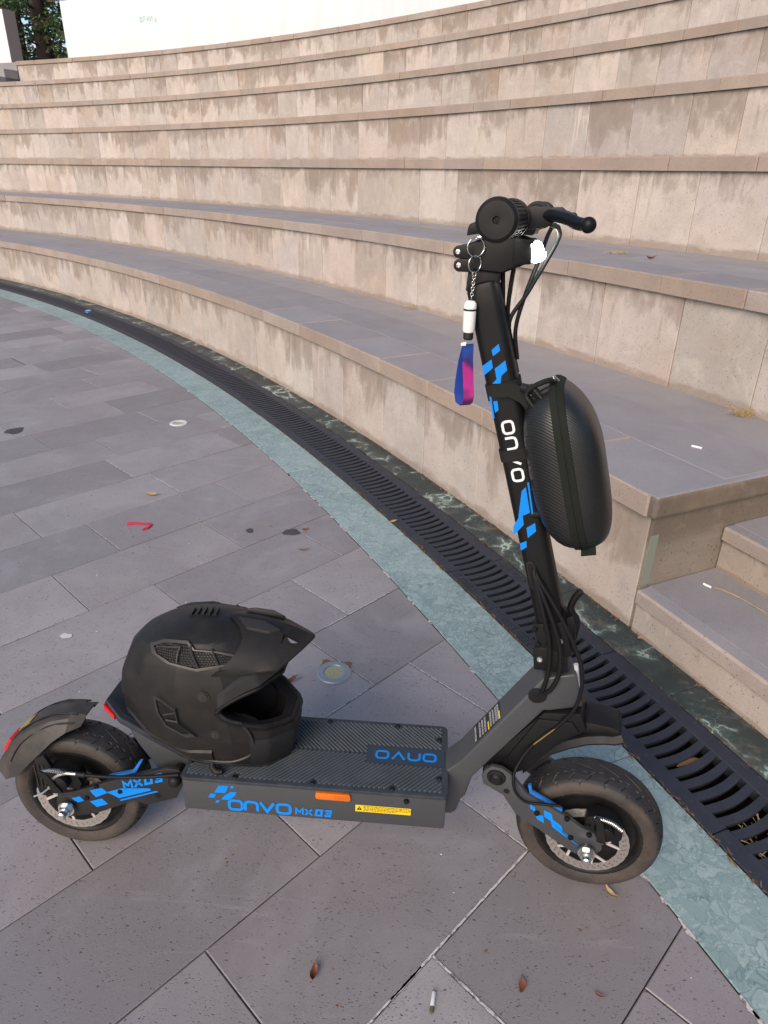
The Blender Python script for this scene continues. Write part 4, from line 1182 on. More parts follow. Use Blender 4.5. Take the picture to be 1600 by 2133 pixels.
MB(xs).lathe([(0.0, -0.300), (0.0120, -0.300), (0.0120, 0.300), (0.0, 0.300)], (BX, 0, BZ), 'y', 24).build('handlebar', 'black', scooter, smooth=40)
for s_ in (-1, 1):
    g_ = []
    g_.append((0.0, s_ * 0.3085)); g_.append((0.0035, s_ * 0.3085)); g_.append((0.004, s_ * 0.3115)); g_.append((0.0115, s_ * 0.3120)); g_.append((0.0185, s_ * 0.3115)); g_.append((0.0222, s_ * 0.3085)); g_.append((0.0228, s_ * 0.3030)); g_.append((0.0215, s_ * 0.2990))
    y = 0.2985
    while y > 0.190:
        g_ += [(0.0202, s_ * y), (0.0202, s_ * (y - 0.0022)), (0.0186, s_ * (y - 0.0026)), (0.0186, s_ * (y - 0.0042))]; y -= 0.0044
    g_ += [(0.0225, s_ * 0.188), (0.0225, s_ * 0.182), (0.0120, s_ * 0.181)]
    gp = MB(xs).lathe(g_, (BX, 0, BZ), 'y', 40).build('grip', 'plastic', scooter, smooth=35)
    if s_ < 0:
        kn = MB(xs)
        for k in range(30):
            a = 2 * math.pi * k / 30
            kn.box(-0.0006, 0.0006, -0.298, -0.192, 0.0195, 0.0212)
            for i in range(8):
                x, yv, z = kn.v[-8 + i]
                kn.v[-8 + i] = (BX + x * math.cos(a) + z * math.sin(a), yv, BZ + z * math.cos(a) - x * math.sin(a))
        kn.build('grip_ridges', 'plastic', gp, smooth=0)
        MB(xs).lathe([(0.0, -0.3128), (0.0016, -0.3128)], (BX, 0, BZ), 'y', 14).build('grip_hole', 'pit', gp, smooth=0)
    lc = MB(xs).lathe([(0.0150, s_ * 0.178), (0.0175, s_ * 0.176), (0.0175, s_ * 0.150), (0.0150, s_ * 0.148)], (BX, 0, BZ), 'y', 28, True)
    lc.prism([(0.828, 1.262), (0.858, 1.264), (0.868, 1.256), (0.866, 1.243), (0.842, 1.238), (0.828, 1.240)], s_ * 0.176, s_ * 0.150)
    lco = lc.build('brake_lever_mount', 'black', scooter, bevel=0.002)
    tip = (0.9085, s_ * 0.232, 1.2455) if s_ < 0 else (0.872, s_ * 0.27, 1.247)
    mid = [(0.850, s_ * 0.165, 1.2545), (0.868, s_ * 0.178, 1.2535), (0.884, s_ * 0.198, 1.2505), (0.897, s_ * 0.216, 1.2465)] if s_ < 0 else [(0.850, s_ * 0.165, 1.2540), (0.862, s_ * 0.19, 1.252), (0.868, s_ * 0.23, 1.249)]
    lv = MB(xs).tube(mid + [tip], 0.0072, 12)
    lv.lathe([(0.0088 * math.sin(R(k * 15)), -0.0088 * math.cos(R(k * 15))) for k in range(13)], (tip[0], tip[1], tip[2]), 'y', 18)
    lv.build('brake_lever', 'black', lco, smooth=50)
th_ = MB(xs).prism([(0.7700, 1.2315), (0.7660, 1.2370), (0.7680, 1.2430), (0.800, 1.2560), (0.806, 1.246), (0.792, 1.238)], -0.186, -0.176)
th_.build('thumb_throttle', 'plastic', scooter, bevel=0.002)
# lit headlamp in the nose of the clamp
hl = MB(xs); rows = []
for i in range(7):
    u = i / 6; a = u * math.pi / 2
    x = 0.8335 + 0.0150 * math.sin(a); k = max(0.05, math.cos(a) ** 0.5)
    rows.append([(x - 0.004 * (zz - 0.011) / 0.02, -0.004 + (yy - 0.0255) * k, 1.2045 + (zz - 0.0145) * k) for yy, zz in rrect(0.051, 0.029, 0.009, 3)])
hl.ring(rows, True, True)
hlo = hl.build('headlamp', 'led', scooter, smooth=50)
MB(xs).prism([(0.806, 1.186), (0.8330, 1.188), (0.8345, 1.2215), (0.806, 1.2225)], -0.0275, 0.0275).build('headlamp_housing', 'black', scooter, bevel=0.003)
# cables
for pts, r_ in (([(0.790, 0.004, 1.180), (0.792, 0.006, 1.150), (0.795, 0.010, 1.120), (0.806, 0.010, 1.075)], 0.0034),
                ([(0.806, 0.000, 1.180), (0.803, 0.004, 1.150), (0.802, 0.010, 1.110), (0.812, 0.014, 1.060), (0.822, 0.012, 1.030)], 0.0034),
                ([(0.862, -0.14, 1.244), (0.868, -0.06, 1.236), (0.862, 0.020, 1.214), (0.828, 0.020, 1.145), (0.806, 0.008, 1.105), (0.812, 0.014, 1.066), (0.824, 0.012, 1.025)], 0.0034),
                ([(0.852, 0.14, 1.244), (0.845, 0.09, 1.225), (0.838, 0.045, 1.190), (0.824, 0.022, 1.140), (0.815, 0.016, 1.090), (0.822, 0.014, 1.045)], 0.0034)):
    MB(xs).tube(pts, r_, 8).build('cable', 'cable', scooter, smooth=60)
for pts, r_ in (([(0.886, -0.024, 0.706), (0.889, -0.034, 0.690), (0.910, -0.043, 0.630), (0.926, -0.044, 0.575), (0.931, -0.042, 0.520), (0.926, -0.040, 0.470), (0.915, -0.033, 0.452)], 0.0042),
                ([(0.887, -0.024, 0.704), (0.892, -0.034, 0.688), (0.922, -0.042, 0.628), (0.944, -0.043, 0.570), (0.950, -0.042, 0.515), (0.939, -0.040, 0.472), (0.917, -0.033, 0.450)], 0.0042),
                ([(0.888, -0.024, 0.702), (0.896, -0.034, 0.688), (0.938, -0.040, 0.628), (0.976, -0.044, 0.560), (0.990, -0.046, 0.510), (0.986, -0.047, 0.450), (0.962, -0.046, 0.402), (0.938, -0.044, 0.370)], 0.0036)):
    MB(xs).tube(pts, r_, 9).build('cable', 'cable', scooter, smooth=60)
MB(xs).tube([(0.962, -0.0475, 0.402), (0.920, -0.0475, 0.345)], 0.0016, 8, False).build('cable', 'gold', scooter, smooth=60)
MB(xs).tube([(0.922, -0.047, 0.348), (0.905, -0.055, 0.318), (0.894, -0.068, 0.285), (0.900, -0.078, 0.256), (0.922, -0.079, 0.236), (0.950, -0.076, 0.236), (0.985, -0.070, 0.236)], 0.0030, 9).build('cable', 'cable', scooter, smooth=60)

# --- front fork crown, arms, fender
crown = MB(xs).prism([(0.933, 0.418), (0.998, 0.432), (1.012, 0.396), (0.985, 0.372), (0.960, 0.344), (0.921, 0.283), (0.896, 0.262), (0.846, 0.240), (0.834, 0.230), (0.832, 0.262), (0.850, 0.296)], -0.040, 0.040).build('fork_crown', 'black', scooter, bevel=0.004)
MB(xs).prism([(0.925, 0.405), (0.985, 0.412), (1.000, 0.392), (0.965, 0.360), (0.915, 0.300), (0.872, 0.290)], -0.0435, 0.0435).build('crown_cover', 'black', crown, bevel=0.003)
hp = MB(xs)
hp.lathe([(0.026, 0.060), (0.026, 0.0)], (0.96, 0, 0.425), 'z', 30)
hp.build('steering_collar', 'plastic', crown, smooth=40)
apoly = [(0.852, 0.291), (0.872, 0.290), (0.887, 0.282), (0.922, 0.242), (0.939, 0.234), (0.992, 0.211), (1.030, 0.189), (1.056, 0.181), (1.070, 0.162), (1.073, 0.146), (1.062, 0.128), (1.039, 0.116), (1.020, 0.121), (0.904, 0.187), (0.878, 0.226), (0.838, 0.244), (0.834, 0.262), (0.840, 0.280)]
for s_ in (-1, 1):
    arm = MB(xs).prism(apoly, s_ * 0.066, s_ * 0.056).build('fork_arm', 'graphite', scooter, bevel=0.0022)
    MB(xs).lathe([(0.0, s_ * 0.0760), (0.0075, s_ * 0.0760), (0.0110, s_ * 0.0735), (0.0125, s_ * 0.0700), (0.0170, s_ * 0.0690), (0.0185, s_ * 0.0655)], (0.862, 0, 0.267), 'y', 32).build('pivot_cap', 'plastic', arm, smooth=35)
    MB(xs).lathe([(0.0, s_ * 0.0665), (0.006, s_ * 0.0665)], (0.884, 0, 0.2385), 'y', 20).build('arm_hole', 'pit', arm, smooth=0)
    if s_ < 0:
        for x, z in ((0.945, 0.202), (1.013, 0.160), (1.001, 0.205), (1.045, 0.178)):
            MB(xs).lathe([(0.0, -0.0690), (0.0024, -0.0690), (0.0027, -0.0705), (0.0046, -0.0702), (0.0055, -0.0685), (0.0055, -0.065)], (x, 0, z), 'y', 18).build('arm_bolt', 'black', arm, smooth=30)
        pr = MB(xs)
        for q in ([(0.929, 0.222), (0.940, 0.214), (0.943, 0.203), (0.932, 0.209)], [(0.943, 0.196), (0.957, 0.198), (0.961, 0.180), (0.947, 0.186)],
                  [(0.957, 0.213), (0.972, 0.208), (0.976, 0.194), (0.993, 0.183), (0.997, 0.170), (1.010, 0.161), (1.014, 0.151), (1.026, 0.146), (1.030, 0.142), (0.977, 0.175), (0.972, 0.190), (0.959, 0.197)]):
            poly_mesh(pr, q, Vector((0, -0.0662, 0)), X_, Z_)
        pr.build('arm_decal', 'blue', arm, smooth=0)
        MB(xs).prism([(0.922, 0.258), (0.927, 0.238), (0.940, 0.232), (0.990, 0.210), (0.991, 0.217), (0.942, 0.240), (0.931, 0.245), (0.928, 0.260)], -0.0600, -0.0530).build('arm_trim', 'bluedark', arm, bevel=0.001)
# fork cross brace behind the pivot
MB(xs).lathe([(0.012, -0.06), (0.012, 0.06)], (0.862, 0, 0.267), 'y', 20).build('pivot_axle', 'plastic', crown, smooth=40)
ff = MB(xs); rows_t = []
for (x, z, hw) in ((0.905, 0.268, 0.034), (0.925, 0.302, 0.040), (0.952, 0.336, 0.043), (0.982, 0.360, 0.045), (1.012, 0.378, 0.046), (1.040, 0.387, 0.046), (1.058, 0.389, 0.045), (1.072, 0.395, 0.043)):
    top = [(x + 0.004, -hw, z - 0.005), (x, -hw + 0.008, z + 0.004), (x, -0.016, z + 0.008), (x, 0.016, z + 0.008), (x, hw - 0.008, z + 0.004), (x + 0.004, hw, z - 0.005)]
    bot = [(p_[0] + 0.001, p_[1] * 0.97, p_[2] - 0.004) for p_ in reversed(top)]
    rows_t.append(top + bot)
ff.ring(rows_t, True, True)
fend = ff.build('front_fender', 'plastic', scooter, smooth=18)
MB(xs).prism([(0.998, 0.382), (1.000, 0.402), (1.014, 0.408), (1.050, 0.407), (1.068, 0.403), (1.071, 0.394), (1.036, 0.384)], -0.030, 0.034).build('fender_plate', 'plastic', fend, bevel=0.006)
# callipers
def calliper(c, xf, ang, y0, parent):
    def T(p):
        a = math.cos(ang), math.sin(ang)
        q = (c[0] + p[0] * a[0] - p[2] * a[1], p[1], c[2] + p[0] * a[1] + p[2] * a[0])
        return xf(q) if xf else Vector(q)
    m = MB(T)
    m.prism([(0.046, -0.034), (0.052, 0.030), (0.078, 0.036), (0.094, 0.020), (0.098, -0.010), (0.086, -0.032), (0.062, -0.040)], y0 - 0.016, y0 + 0.012)
    body = m.build('brake_calliper', 'black', parent, bevel=0.004)
    MB(T).lathe([(0.0, y0 - 0.034), (0.008, y0 - 0.034), (0.0165, y0 - 0.031), (0.018, y0 - 0.024), (0.018, y0 - 0.014)], (0.070, 0, -0.002), 'y', 28).build('piston_cap', 'black', body, smooth=35)
    m = MB(T)
    m.prism([(0.056, -0.012), (0.100, 0.014), (0.108, 0.028), (0.102, 0.032), (0.088, 0.022), (0.054, 0.006)], y0 - 0.038, y0 - 0.034)
    m.build('calliper_arm', 'plastic', body, bevel=0.001)
    for x, z in ((0.060, 0.026), (0.088, -0.022), (0.092, 0.010)):
        MB(T).lathe([(0.0, y0 - 0.0195), (0.0042, y0 - 0.0195), (0.0050, y0 - 0.0155)], (x, 0, z), 'y', 14).build('calliper_bolt', 'black', body, smooth=30)
    sp = MB(T); pts = []
    for i in range(150):
        u = i / 149; a = u * 2 * math.pi * 15
        cx, cz = 0.098 + 0.006 * math.sin(u * 3.1), 0.030 - 0.052 * u
        pts.append((cx + 0.0038 * math.cos(a), y0 - 0.030 + 0.0038 * math.sin(a), cz))
    sp.tube(pts, 0.0010, 5, False)
    sp.build('return_spring', 'steel', body, smooth=60)
    return body
calliper(FC, xs, R(72), -0.058, scooter)
calliper(RC, None, R(92), -0.058, scooter)
MB().tube([(0.242, -0.075, 0.246), (0.17, -0.080, 0.238), (0.10, -0.084, 0.236), (0.060, -0.086, 0.238)], 0.0036, 8).build('cable', 'cable', scooter, smooth=60)
cs = MB().tube([(0.060, -0.086, 0.238), (0.042, -0.086, 0.239)], 0.0052, 10, False); cs.build('cable_ferrule', 'plastic', scooter, smooth=50)
MB().tube([(0.042, -0.086, 0.239), (0.020, -0.088, 0.240), (-0.002, -0.088, 0.228), (-0.018, -0.088, 0.200)], 0.0036, 8).build('cable', 'disc', scooter, smooth=60)
MB().tube([(-0.018, -0.088, 0.200), (-0.034, -0.088, 0.186), (-0.052, -0.088, 0.176)], 0.0019, 8).build('brake_wire', 'steel', scooter, smooth=60)

# --- rear swing arms
rpoly = [(0.066, 0.196), (0.085, 0.206), (0.216, 0.254), (0.240, 0.252), (0.247, 0.238), (0.246, 0.218), (0.230, 0.182), (0.168, 0.158), (0.142, 0.166), (0.060, 0.126), (0.032, 0.118), (-0.002, 0.110), (-0.019, 0.124), (-0.022, 0.146), (-0.016, 0.168), (0.015, 0.176)]
for s_ in (-1, 1):
    arm = MB().prism(rpoly, s_ * 0.069, s_ * 0.059).build('swing_arm', 'armblack', scooter, bevel=0.002)
    MB().lathe([(0.0, s_ * 0.0835), (0.006, s_ * 0.0830), (0.0105, s_ * 0.0800), (0.0125, s_ * 0.0740), (0.0125, s_ * 0.068)], (0.2315, 0, 0.2285), 'y', 28).build('pivot_cap', 'plastic', arm, smooth=40)
    if s_ < 0:
        pr = MB()
        for q in ([(0.053, 0.184), (0.079, 0.193), (0.090, 0.182), (0.064, 0.168)], [(0.050, 0.156), (0.076, 0.166), (0.087, 0.153), (0.063, 0.143)], [(0.012, 0.160), (0.030, 0.167), (0.038, 0.157), (0.025, 0.151)],
                  [(0.088, 0.183), (0.120, 0.196), (0.178, 0.2015), (0.180, 0.1965), (0.112, 0.1705), (0.099, 0.178)], [(0.113, 0.1665), (0.190, 0.1965), (0.1945, 0.1945), (0.114, 0.1635)]):
            poly_mesh(pr, q, Vector((0, -0.0692, 0)), X_, Z_)
        dx = Vector((0.945, 0, 0.327)); dz = Vector((-0.12, 0, 0.99))
        word(pr, 'MX', 0.0200, Vector((0.1270, -0.0692, 0.1945)), dx, dz, 0.24)
        word(pr, '03', 0.0200, Vector((0.1705, -0.0692, 0.2105)), dx, dz, 0.27, 0.15)
        pr.build('arm_decal', 'blue', arm, smooth=0)
        for x, z in ((0.116, 0.188), (0.045, 0.165), (0.068, 0.196)):
            MB().lathe([(0.0, -0.0715), (0.0024, -0.0715), (0.0027, -0.0728), (0.0040, -0.0726), (0.0048, -0.0712), (0.0048, -0.068)], (x, 0, z), 'y', 16).build('arm_bolt', 'black', arm, smooth=30)
        MB().lathe([(0.0, -0.0695), (0.0062, -0.0695)], (0.192, 0, 0.184), 'y', 20).build('arm_hole', 'pit', arm, smooth=0)
        MB().prism([(0.083, 0.207), (0.092, 0.2135), (0.140, 0.229), (0.157, 0.255), (0.163, 0.256), (0.146, 0.224), (0.095, 0.206)], -0.0585, -0.050).build('arm_trim', 'bluedark', arm, bevel=0.001)
MB().lathe([(0.011, -0.06), (0.011, 0.06)], (0.2315, 0, 0.2285), 'y', 20).build('pivot_axle', 'plastic', scooter, smooth=40)
# bracket and kick pad over the rear wheel
br = MB()
br.prism([(0.128, 0.366), (0.245, 0.296), (0.262, 0.262), (0.262, 0.196), (0.185, 0.214), (0.147, 0.280), (0.118, 0.350)], -0.034, 0.034)
bro = br.build('rear_bracket', 'graphite', scooter, bevel=0.003)
MB().lathe([(0.0, -0.0345), (0.014, -0.0345)], (0.236, 0, 0.268), 'y', 28).build('bracket_hole', 'pit', bro, smooth=0)
MB().lathe([(0.006, -0.036), (0.006, 0.02)], (0.238, 0, 0.264), 'z', 16).build('bracket_pin', 'gold', bro, smooth=40)
MB().lathe([(0.0, -0.0348), (0.0075, -0.0348)], (0.163, 0, 0.309), 'y', 20).build('round_badge', 'bluedark', bro, smooth=0)
def pad_pt(u, y, h): return (0.098 + 0.150 * u, y, 0.384 - 0.092 * u + h)
padp = [(0.0, -0.042), (0.0, 0.042), (0.22, 0.064), (1.0, 0.064), (1.0, -0.064), (0.22, -0.064)]
pm = MB(); pm.add([pad_pt(u, y, 0) for u, y in padp] + [pad_pt(u, y, -0.016) for u, y in padp], [tuple(range(6)), tuple(range(11, 5, -1))] + [(i, 6 + i, 6 + (i + 1) % 6, (i + 1) % 6) for i in range(6)])
pado = pm.build('kick_pad', 'pad', scooter, bevel=0.004, seg=3)
pm = MB(); pi_ = [(0.08, -0.034), (0.08, 0.034), (0.26, 0.053), (0.97, 0.053), (0.97, -0.053), (0.26, -0.053)]
pm.add([pad_pt(u, y, 0.0012) for u, y in pi_] + [pad_pt(u, y, -0.003) for u, y in pi_], [tuple(range(6)), tuple(range(11, 5, -1))] + [(i, 6 + i, 6 + (i + 1) % 6, (i + 1) % 6) for i in range(6)])
for k in range(10):
    for s_ in (1, -1):
        a, b = pad_pt(0.12 + 0.07 * k, s_ * 0.004, 0.0012), pad_pt(0.30 + 0.07 * k, s_ * 0.045, 0.0012)
        if 0.30 + 0.07 * k > 0.95: continue
        pm.add([(a[0] - .0015, a[1], a[2]), (a[0] + .0015, a[1], a[2]), (b[0] + .0015, b[1], b[2]), (b[0] - .0015, b[1], b[2]), (a[0], a[1], a[2] + .0018), (b[0], b[1], b[2] + .0018)], [(0, 1, 4), (1, 2, 5, 4), (2, 3, 5), (3, 0, 4, 5)])
pm.build('pad_tread', 'pad', pado, smooth=0)
tl = MB()
L1 = [(-0.008, -0.050), (-0.012, 0.0), (-0.008, 0.050), (0.03, 0.053), (0.16, 0.0620), (0.16, 0.055), (0.0, 0.040), (0.0, -0.040), (0.16, -0.055), (0.16, -0.0620), (0.03, -0.053)]
tl.add([pad_pt(u, y, -0.006) for u, y in L1] + [pad_pt(u, y, -0.016) for u, y in L1], [tuple(range(11)), tuple(range(21, 10, -1))] + [(i, 11 + i, 11 + (i + 1) % 11, (i + 1) % 11) for i in range(11)])
tl.build('tail_light', 'red', pado, bevel=0.0015)
# rear fender: a faceted arch round the back of the wheel
rf = MB(); rows = []
for i, (deg, dr, hw, drop) in enumerate(((79, 0.188, 0.030, 0.012), (88, 0.189, 0.040, 0.026), (99, 0.186, 0.047, 0.042), (112, 0.180, 0.051, 0.054), (127, 0.175, 0.053, 0.058), (141, 0.171, 0.054, 0.056), (150, 0.169, 0.055, 0.050), (158, 0.173, 0.056, 0.038))):
    a = R(deg); ca, sa = math.cos(a), math.sin(a)
    P = lambda r_, y: (RC[0] + r_ * ca, y, RC[2] + r_ * sa)
    top = [P(dr - drop, -hw - 0.010), P(dr - 0.006, -hw + 0.010), P(dr, -0.018), P(dr, 0.018), P(dr - 0.006, hw - 0.010), P(dr - drop, hw + 0.010)]
    bot = [P(dr - drop, hw + 0.0075), P(dr - 0.0095, hw - 0.012), P(dr - 0.0035, 0.018), P(dr - 0.0035, -0.018), P(dr - 0.0095, -hw + 0.012), P(dr - drop, -hw - 0.0075)]
    rows.append(top + bot)
rf.ring(rows, True, True)
rfe = rf.build('rear_fender', 'fender', scooter, smooth=20)
for s_ in (-1, 1):
    for yo, y1 in ((0.020, 0.030), (0.036, 0.052)):
        pts = []
        for (deg, dr, hw, drop) in ((84, 0.1885, 0.042, 0.022), (97, 0.1870, 0.048, 0.034), (112, 0.1805, 0.050, 0.040), (128, 0.1752, 0.052, 0.044), (144, 0.1690, 0.054, 0.046)):
            a = R(deg); k = 0.5 if yo > 0.03 else 0.0
            u = (deg - 84) / 60
            y = yo + (y1 - yo) * u; r_ = dr + 0.0005 - (0.0105 * (1 + u * 1.4) if yo > 0.03 else 0.001 + 0.004 * u)
            pts.append((RC[0] + r_ * math.cos(a), s_ * y, RC[2] + r_ * math.sin(a)))
        MB().tube(pts, 0.0019, 6).build('fender_rib', 'black', rfe, smooth=50)
    sm = MB().prism([(-0.050, 0.252), (-0.030, 0.262), (-0.018, 0.236), (-0.022, 0.170), (-0.034, 0.160), (-0.052, 0.164), (-0.056, 0.186)], s_ * 0.0700, s_ * 0.0610)
    smo = sm.build('fender_strut', 'plastic', rfe, bevel=0.002)
    for k in range(3):
        MB().tube([(-0.052 + 0.009 * k, s_ * 0.0712, 0.240), (-0.050 + 0.008 * k, s_ * 0.0712, 0.186)], 0.0013, 6, False).build('strut_rib', 'fender', smo, smooth=50)
    MB().lathe([(0.0, s_ * 0.0735), (0.0030, s_ * 0.0735), (0.0055, s_ * 0.072), (0.0055, s_ * 0.069)], (-0.037, 0, 0.176), 'y', 16).build('strut_bolt', 'black', smo, smooth=30)
a0 = R(148); P = lambda r_, a, y: (RC[0] + r_ * math.cos(a), y, RC[2] + r_ * math.sin(a))
rr_ = MB(); rr_.add([P(0.1620, R(139), -0.022), P(0.1610, R(154), -0.022), P(0.1610, R(154), 0.022), P(0.1620, R(139), 0.022), P(0.1765, R(141), -0.018), P(0.1750, R(152), -0.018), P(0.1750, R(152), 0.018), P(0.1765, R(141), 0.018)],
                    [(0, 1, 2, 3), (4, 5, 6, 7), (0, 1, 5, 4), (1, 2, 6, 5), (2, 3, 7, 6), (3, 0, 4, 7)])
rr_.build('rear_reflector', 'red', rfe, bevel=0.002)
ys_ = MB(); ys_.add([P(0.1783, R(119), -0.017), P(0.1748, R(130), -0.017), P(0.1748, R(130), 0.012), P(0.1783, R(119), 0.012), P(0.1770, R(119), -0.017), P(0.1735, R(130), -0.017), P(0.1735, R(130), 0.012), P(0.1770, R(119), 0.012)], [(0, 1, 2, 3), (7, 6, 5, 4), (0, 4, 5, 1), (1, 5, 6, 2), (2, 6, 7, 3), (3, 7, 4, 0)])
ys_.build('fender_sticker', mat_plain('faded_yellow_sticker', (0.34, 0.25, 0.05), 0.5), rfe, smooth=0)

# ------------------------------------------------------------------ helmet standing on the deck
HO = Vector((0.30, 0.003, 0.2662))
helm = empty('motocross_helmet', 'matte black motocross helmet with peak resting on the scooter deck', 'helmet')
helm.matrix_world = FR @ Matrix.Translation(HO)
hx = lambda p: Vector(p) - HO
HY = 0.003
HT = [  # z, rear x, front x, half width
    (0.262, 0.250, 0.450, 0.084), (0.300, 0.182, 0.460, 0.101), (0.345, 0.140, 0.467, 0.114), (0.368, 0.128, 0.463, 0.118), (0.405, 0.120, 0.450, 0.1225), (0.452, 0.127, 0.450, 0.1235), (0.470, 0.135, 0.447, 0.121),
    (0.500, 0.148, 0.432, 0.112), (0.524, 0.170, 0.412, 0.099), (0.541, 0.200, 0.388, 0.082), (0.552, 0.236, 0.362, 0.058), (0.560, 0.264, 0.334, 0.035), (0.5638, 0.286, 0.312, 0.013), (0.5645, 0.299, 0.299, 0.0005)]
HT = [(h[0], h[1], h[2], h[3] * 0.87) for h in HT]
hz = np.array([h[0] for h in HT])
FAC = [R(a) for a in (-180, -158, -128, -98, -72, -46, -17, 17, 46, 72, 98, 128, 158, 180)]
def hprof(z):
    return [float(np.interp(z, hz, [h[i] for h in HT])) for i in (1, 2, 3)]
def hraw(phi, z, off):
    xr, xf, b = hprof(z)
    cxm = 0.292 if z < 0.53 else 0.292 * (1 - (z - 0.53) / 0.0345) + 0.299 * (z - 0.53) / 0.0345
    c, s = math.cos(phi), math.sin(phi)
    L = (xf - cxm) if c > 0 else (cxm - xr)
    e = 2.0 / (2.35 if c > 0 else 2.2)
    x = cxm + (L + off) * math.copysign(abs(c) ** e, c)
    y = HY + (b + off) * math.copysign(abs(s) ** e, s)
    return Vector((x, y, z + off * 0.6 * max(0, (z - 0.45) / 0.11)))
def hsurf(phi, z, off=0.0):
    """phi 0 = front, +pi/2 = far side; moulded in broad facets that melt into the crown"""
    p = hraw(phi, z, off)
    k = max(0.0, min(1.0, (0.532 - z) / 0.030))
    if k <= 0: return p
    ph = (phi + math.pi) % (2 * math.pi) - math.pi
    for a, b in zip(FAC[:-1], FAC[1:]):
        if a <= ph <= b + 1e-9:
            A, B = hraw(a, z, off), hraw(b, z, off)
            d = B - A; u = 0.5
            # point on the facet chord at the same bearing
            cx = Vector((0.292, HY, z)); r_ = p - cx
            den = r_.x * d.y - r_.y * d.x
            if abs(den) > 1e-9:
                u = ((A.x - cx.x) * r_.y - (A.y - cx.y) * r_.x) / den
                u = max(0, min(1, u))
            return p.lerp(A + d * u, 0.86 * k)
    return p
PHC = R(77)
def smooth01(x): x = max(0, min(1, x)); return x * x * (3 - 2 * x)
def zU(phi):
    a = abs(phi) / PHC
    return 0.418 + (0.050 - 0.012 * a * a) * max(0.0, 1 - a ** 3.2) ** 0.55 if a < 1 else 0.418
def zL(phi):
    a = abs(phi) / PHC
    return 0.418 - (0.055 - 0.016 * a * a) * max(0.0, 1 - a ** 3.2) ** 0.55 if a < 1 else 0.418
def zB(phi):
    a = abs(phi)
    if a < R(45): return 0.2675
    if a < R(80): return 0.2675 + 0.016 * smooth01((a - R(45)) / R(35))
    return 0.2835 + 0.066 * smooth01((a - R(80)) / R(85))
NP = 120
phis = [-math.pi + 2 * math.pi * i / NP for i in range(NP)]
shell = MB(hx)
top_rows = []
for k in range(31):
    u = k / 30
    row = []
    for ph in phis:
        z0 = zU(ph)
        z = z0 + (0.5645 - z0) * (math.sin(u * math.pi / 2) ** 0.9 if True else u)
        row.append(hsurf(ph, min(z, 0.5645)))
    top_rows.append(row)
shell.ring(top_rows, True)
bot_rows = []
for k in range(21):
    u = k / 20
    bot_rows.append([hsurf(ph, zB(ph) + (zL(ph) - zB(ph)) * u) for ph in phis])
shell.ring(bot_rows, True)
so = shell.build('shell', 'helmet', helm, smooth=9)
# facets of the lower half read through a thin proud cheek panel
lin = MB(hx)
lin.ring([[hsurf(ph, zU(ph) + (0.5645 - zU(ph)) * math.sin(u / 16 * math.pi / 2), -0.022) - Vector((0, 0, 0.012 * (u / 16))) for ph in phis] for u in range(17)], True)
lin.ring([[hsurf(ph, zB(ph) + 0.002 + (zL(ph) - zB(ph) - 0.002) * u / 12, -0.022) for ph in phis] for u in range(13)], True)
# lips of the eyeport and the lower rim close the shell thickness
fp = [ph for ph in phis if abs(ph) <= PHC + R(2)]
for zf in (zU, zL):
    lin.ring([[hsurf(ph, zf(ph), 0.0005) for ph in fp], [hsurf(ph, zf(ph), -0.022) for ph in fp]], False)
lin.ring([[hsurf(ph, zB(ph), 0.0) for ph in phis], [hsurf(ph, zB(ph) + 0.002, -0.022) for ph in phis]], True)
lin.build('liner', 'liner', helm, smooth=50, fixn=False)
# padding: cheek pads and crown pad inside, neck roll showing below
for s_ in (-1, 1):
    pd = MB(hx); rows = []
    for i in range(9):
        a = math.pi * i / 8; k = max(0.05, math.sin(a)) ** 0.6
        rows.append([(0.350 - 0.060 * math.cos(a), HY + s_ * (0.056 + 0.011 * math.cos(b) * k), 0.338 + 0.046 * math.sin(b) * k) for b in [2 * math.pi * j / 14 for j in range(14)]])
    pd.ring(rows, True, True); pd.build('cheek_pad', 'liner', helm, smooth=60)
nr_ = MB(hx)
nr_.tube([hsurf(ph, zB(ph) - 0.004, -0.016) for ph in [R(95 + 170 * i / 16) for i in range(17)]], 0.0135, 10)
nr_.build('neck_roll', 'liner', helm, smooth=60)
# rubber trims
def trim(fn, phs, r_, off, name, mat, closed=False, n=8):
    pts = [hsurf(ph, fn(ph), off) for ph in phs]
    m = MB(hx).tube(pts, r_, n, False); return m.build(name, mat, helm, smooth=60)
port = [(-PHC + 2 * PHC * i / 48) for i in range(49)]
trim(lambda p: zU(p), port, 0.0042, 0.0005, 'eyeport_trim', 'plastic')
trim(lambda p: zL(p), port, 0.0048, 0.0005, 'eyeport_trim', 'plastic')
trim(lambda p: zB(p), [2 * math.pi * i / 90 - math.pi for i in range(91)], 0.0036, 0.0, 'lower_trim', 'plastic')
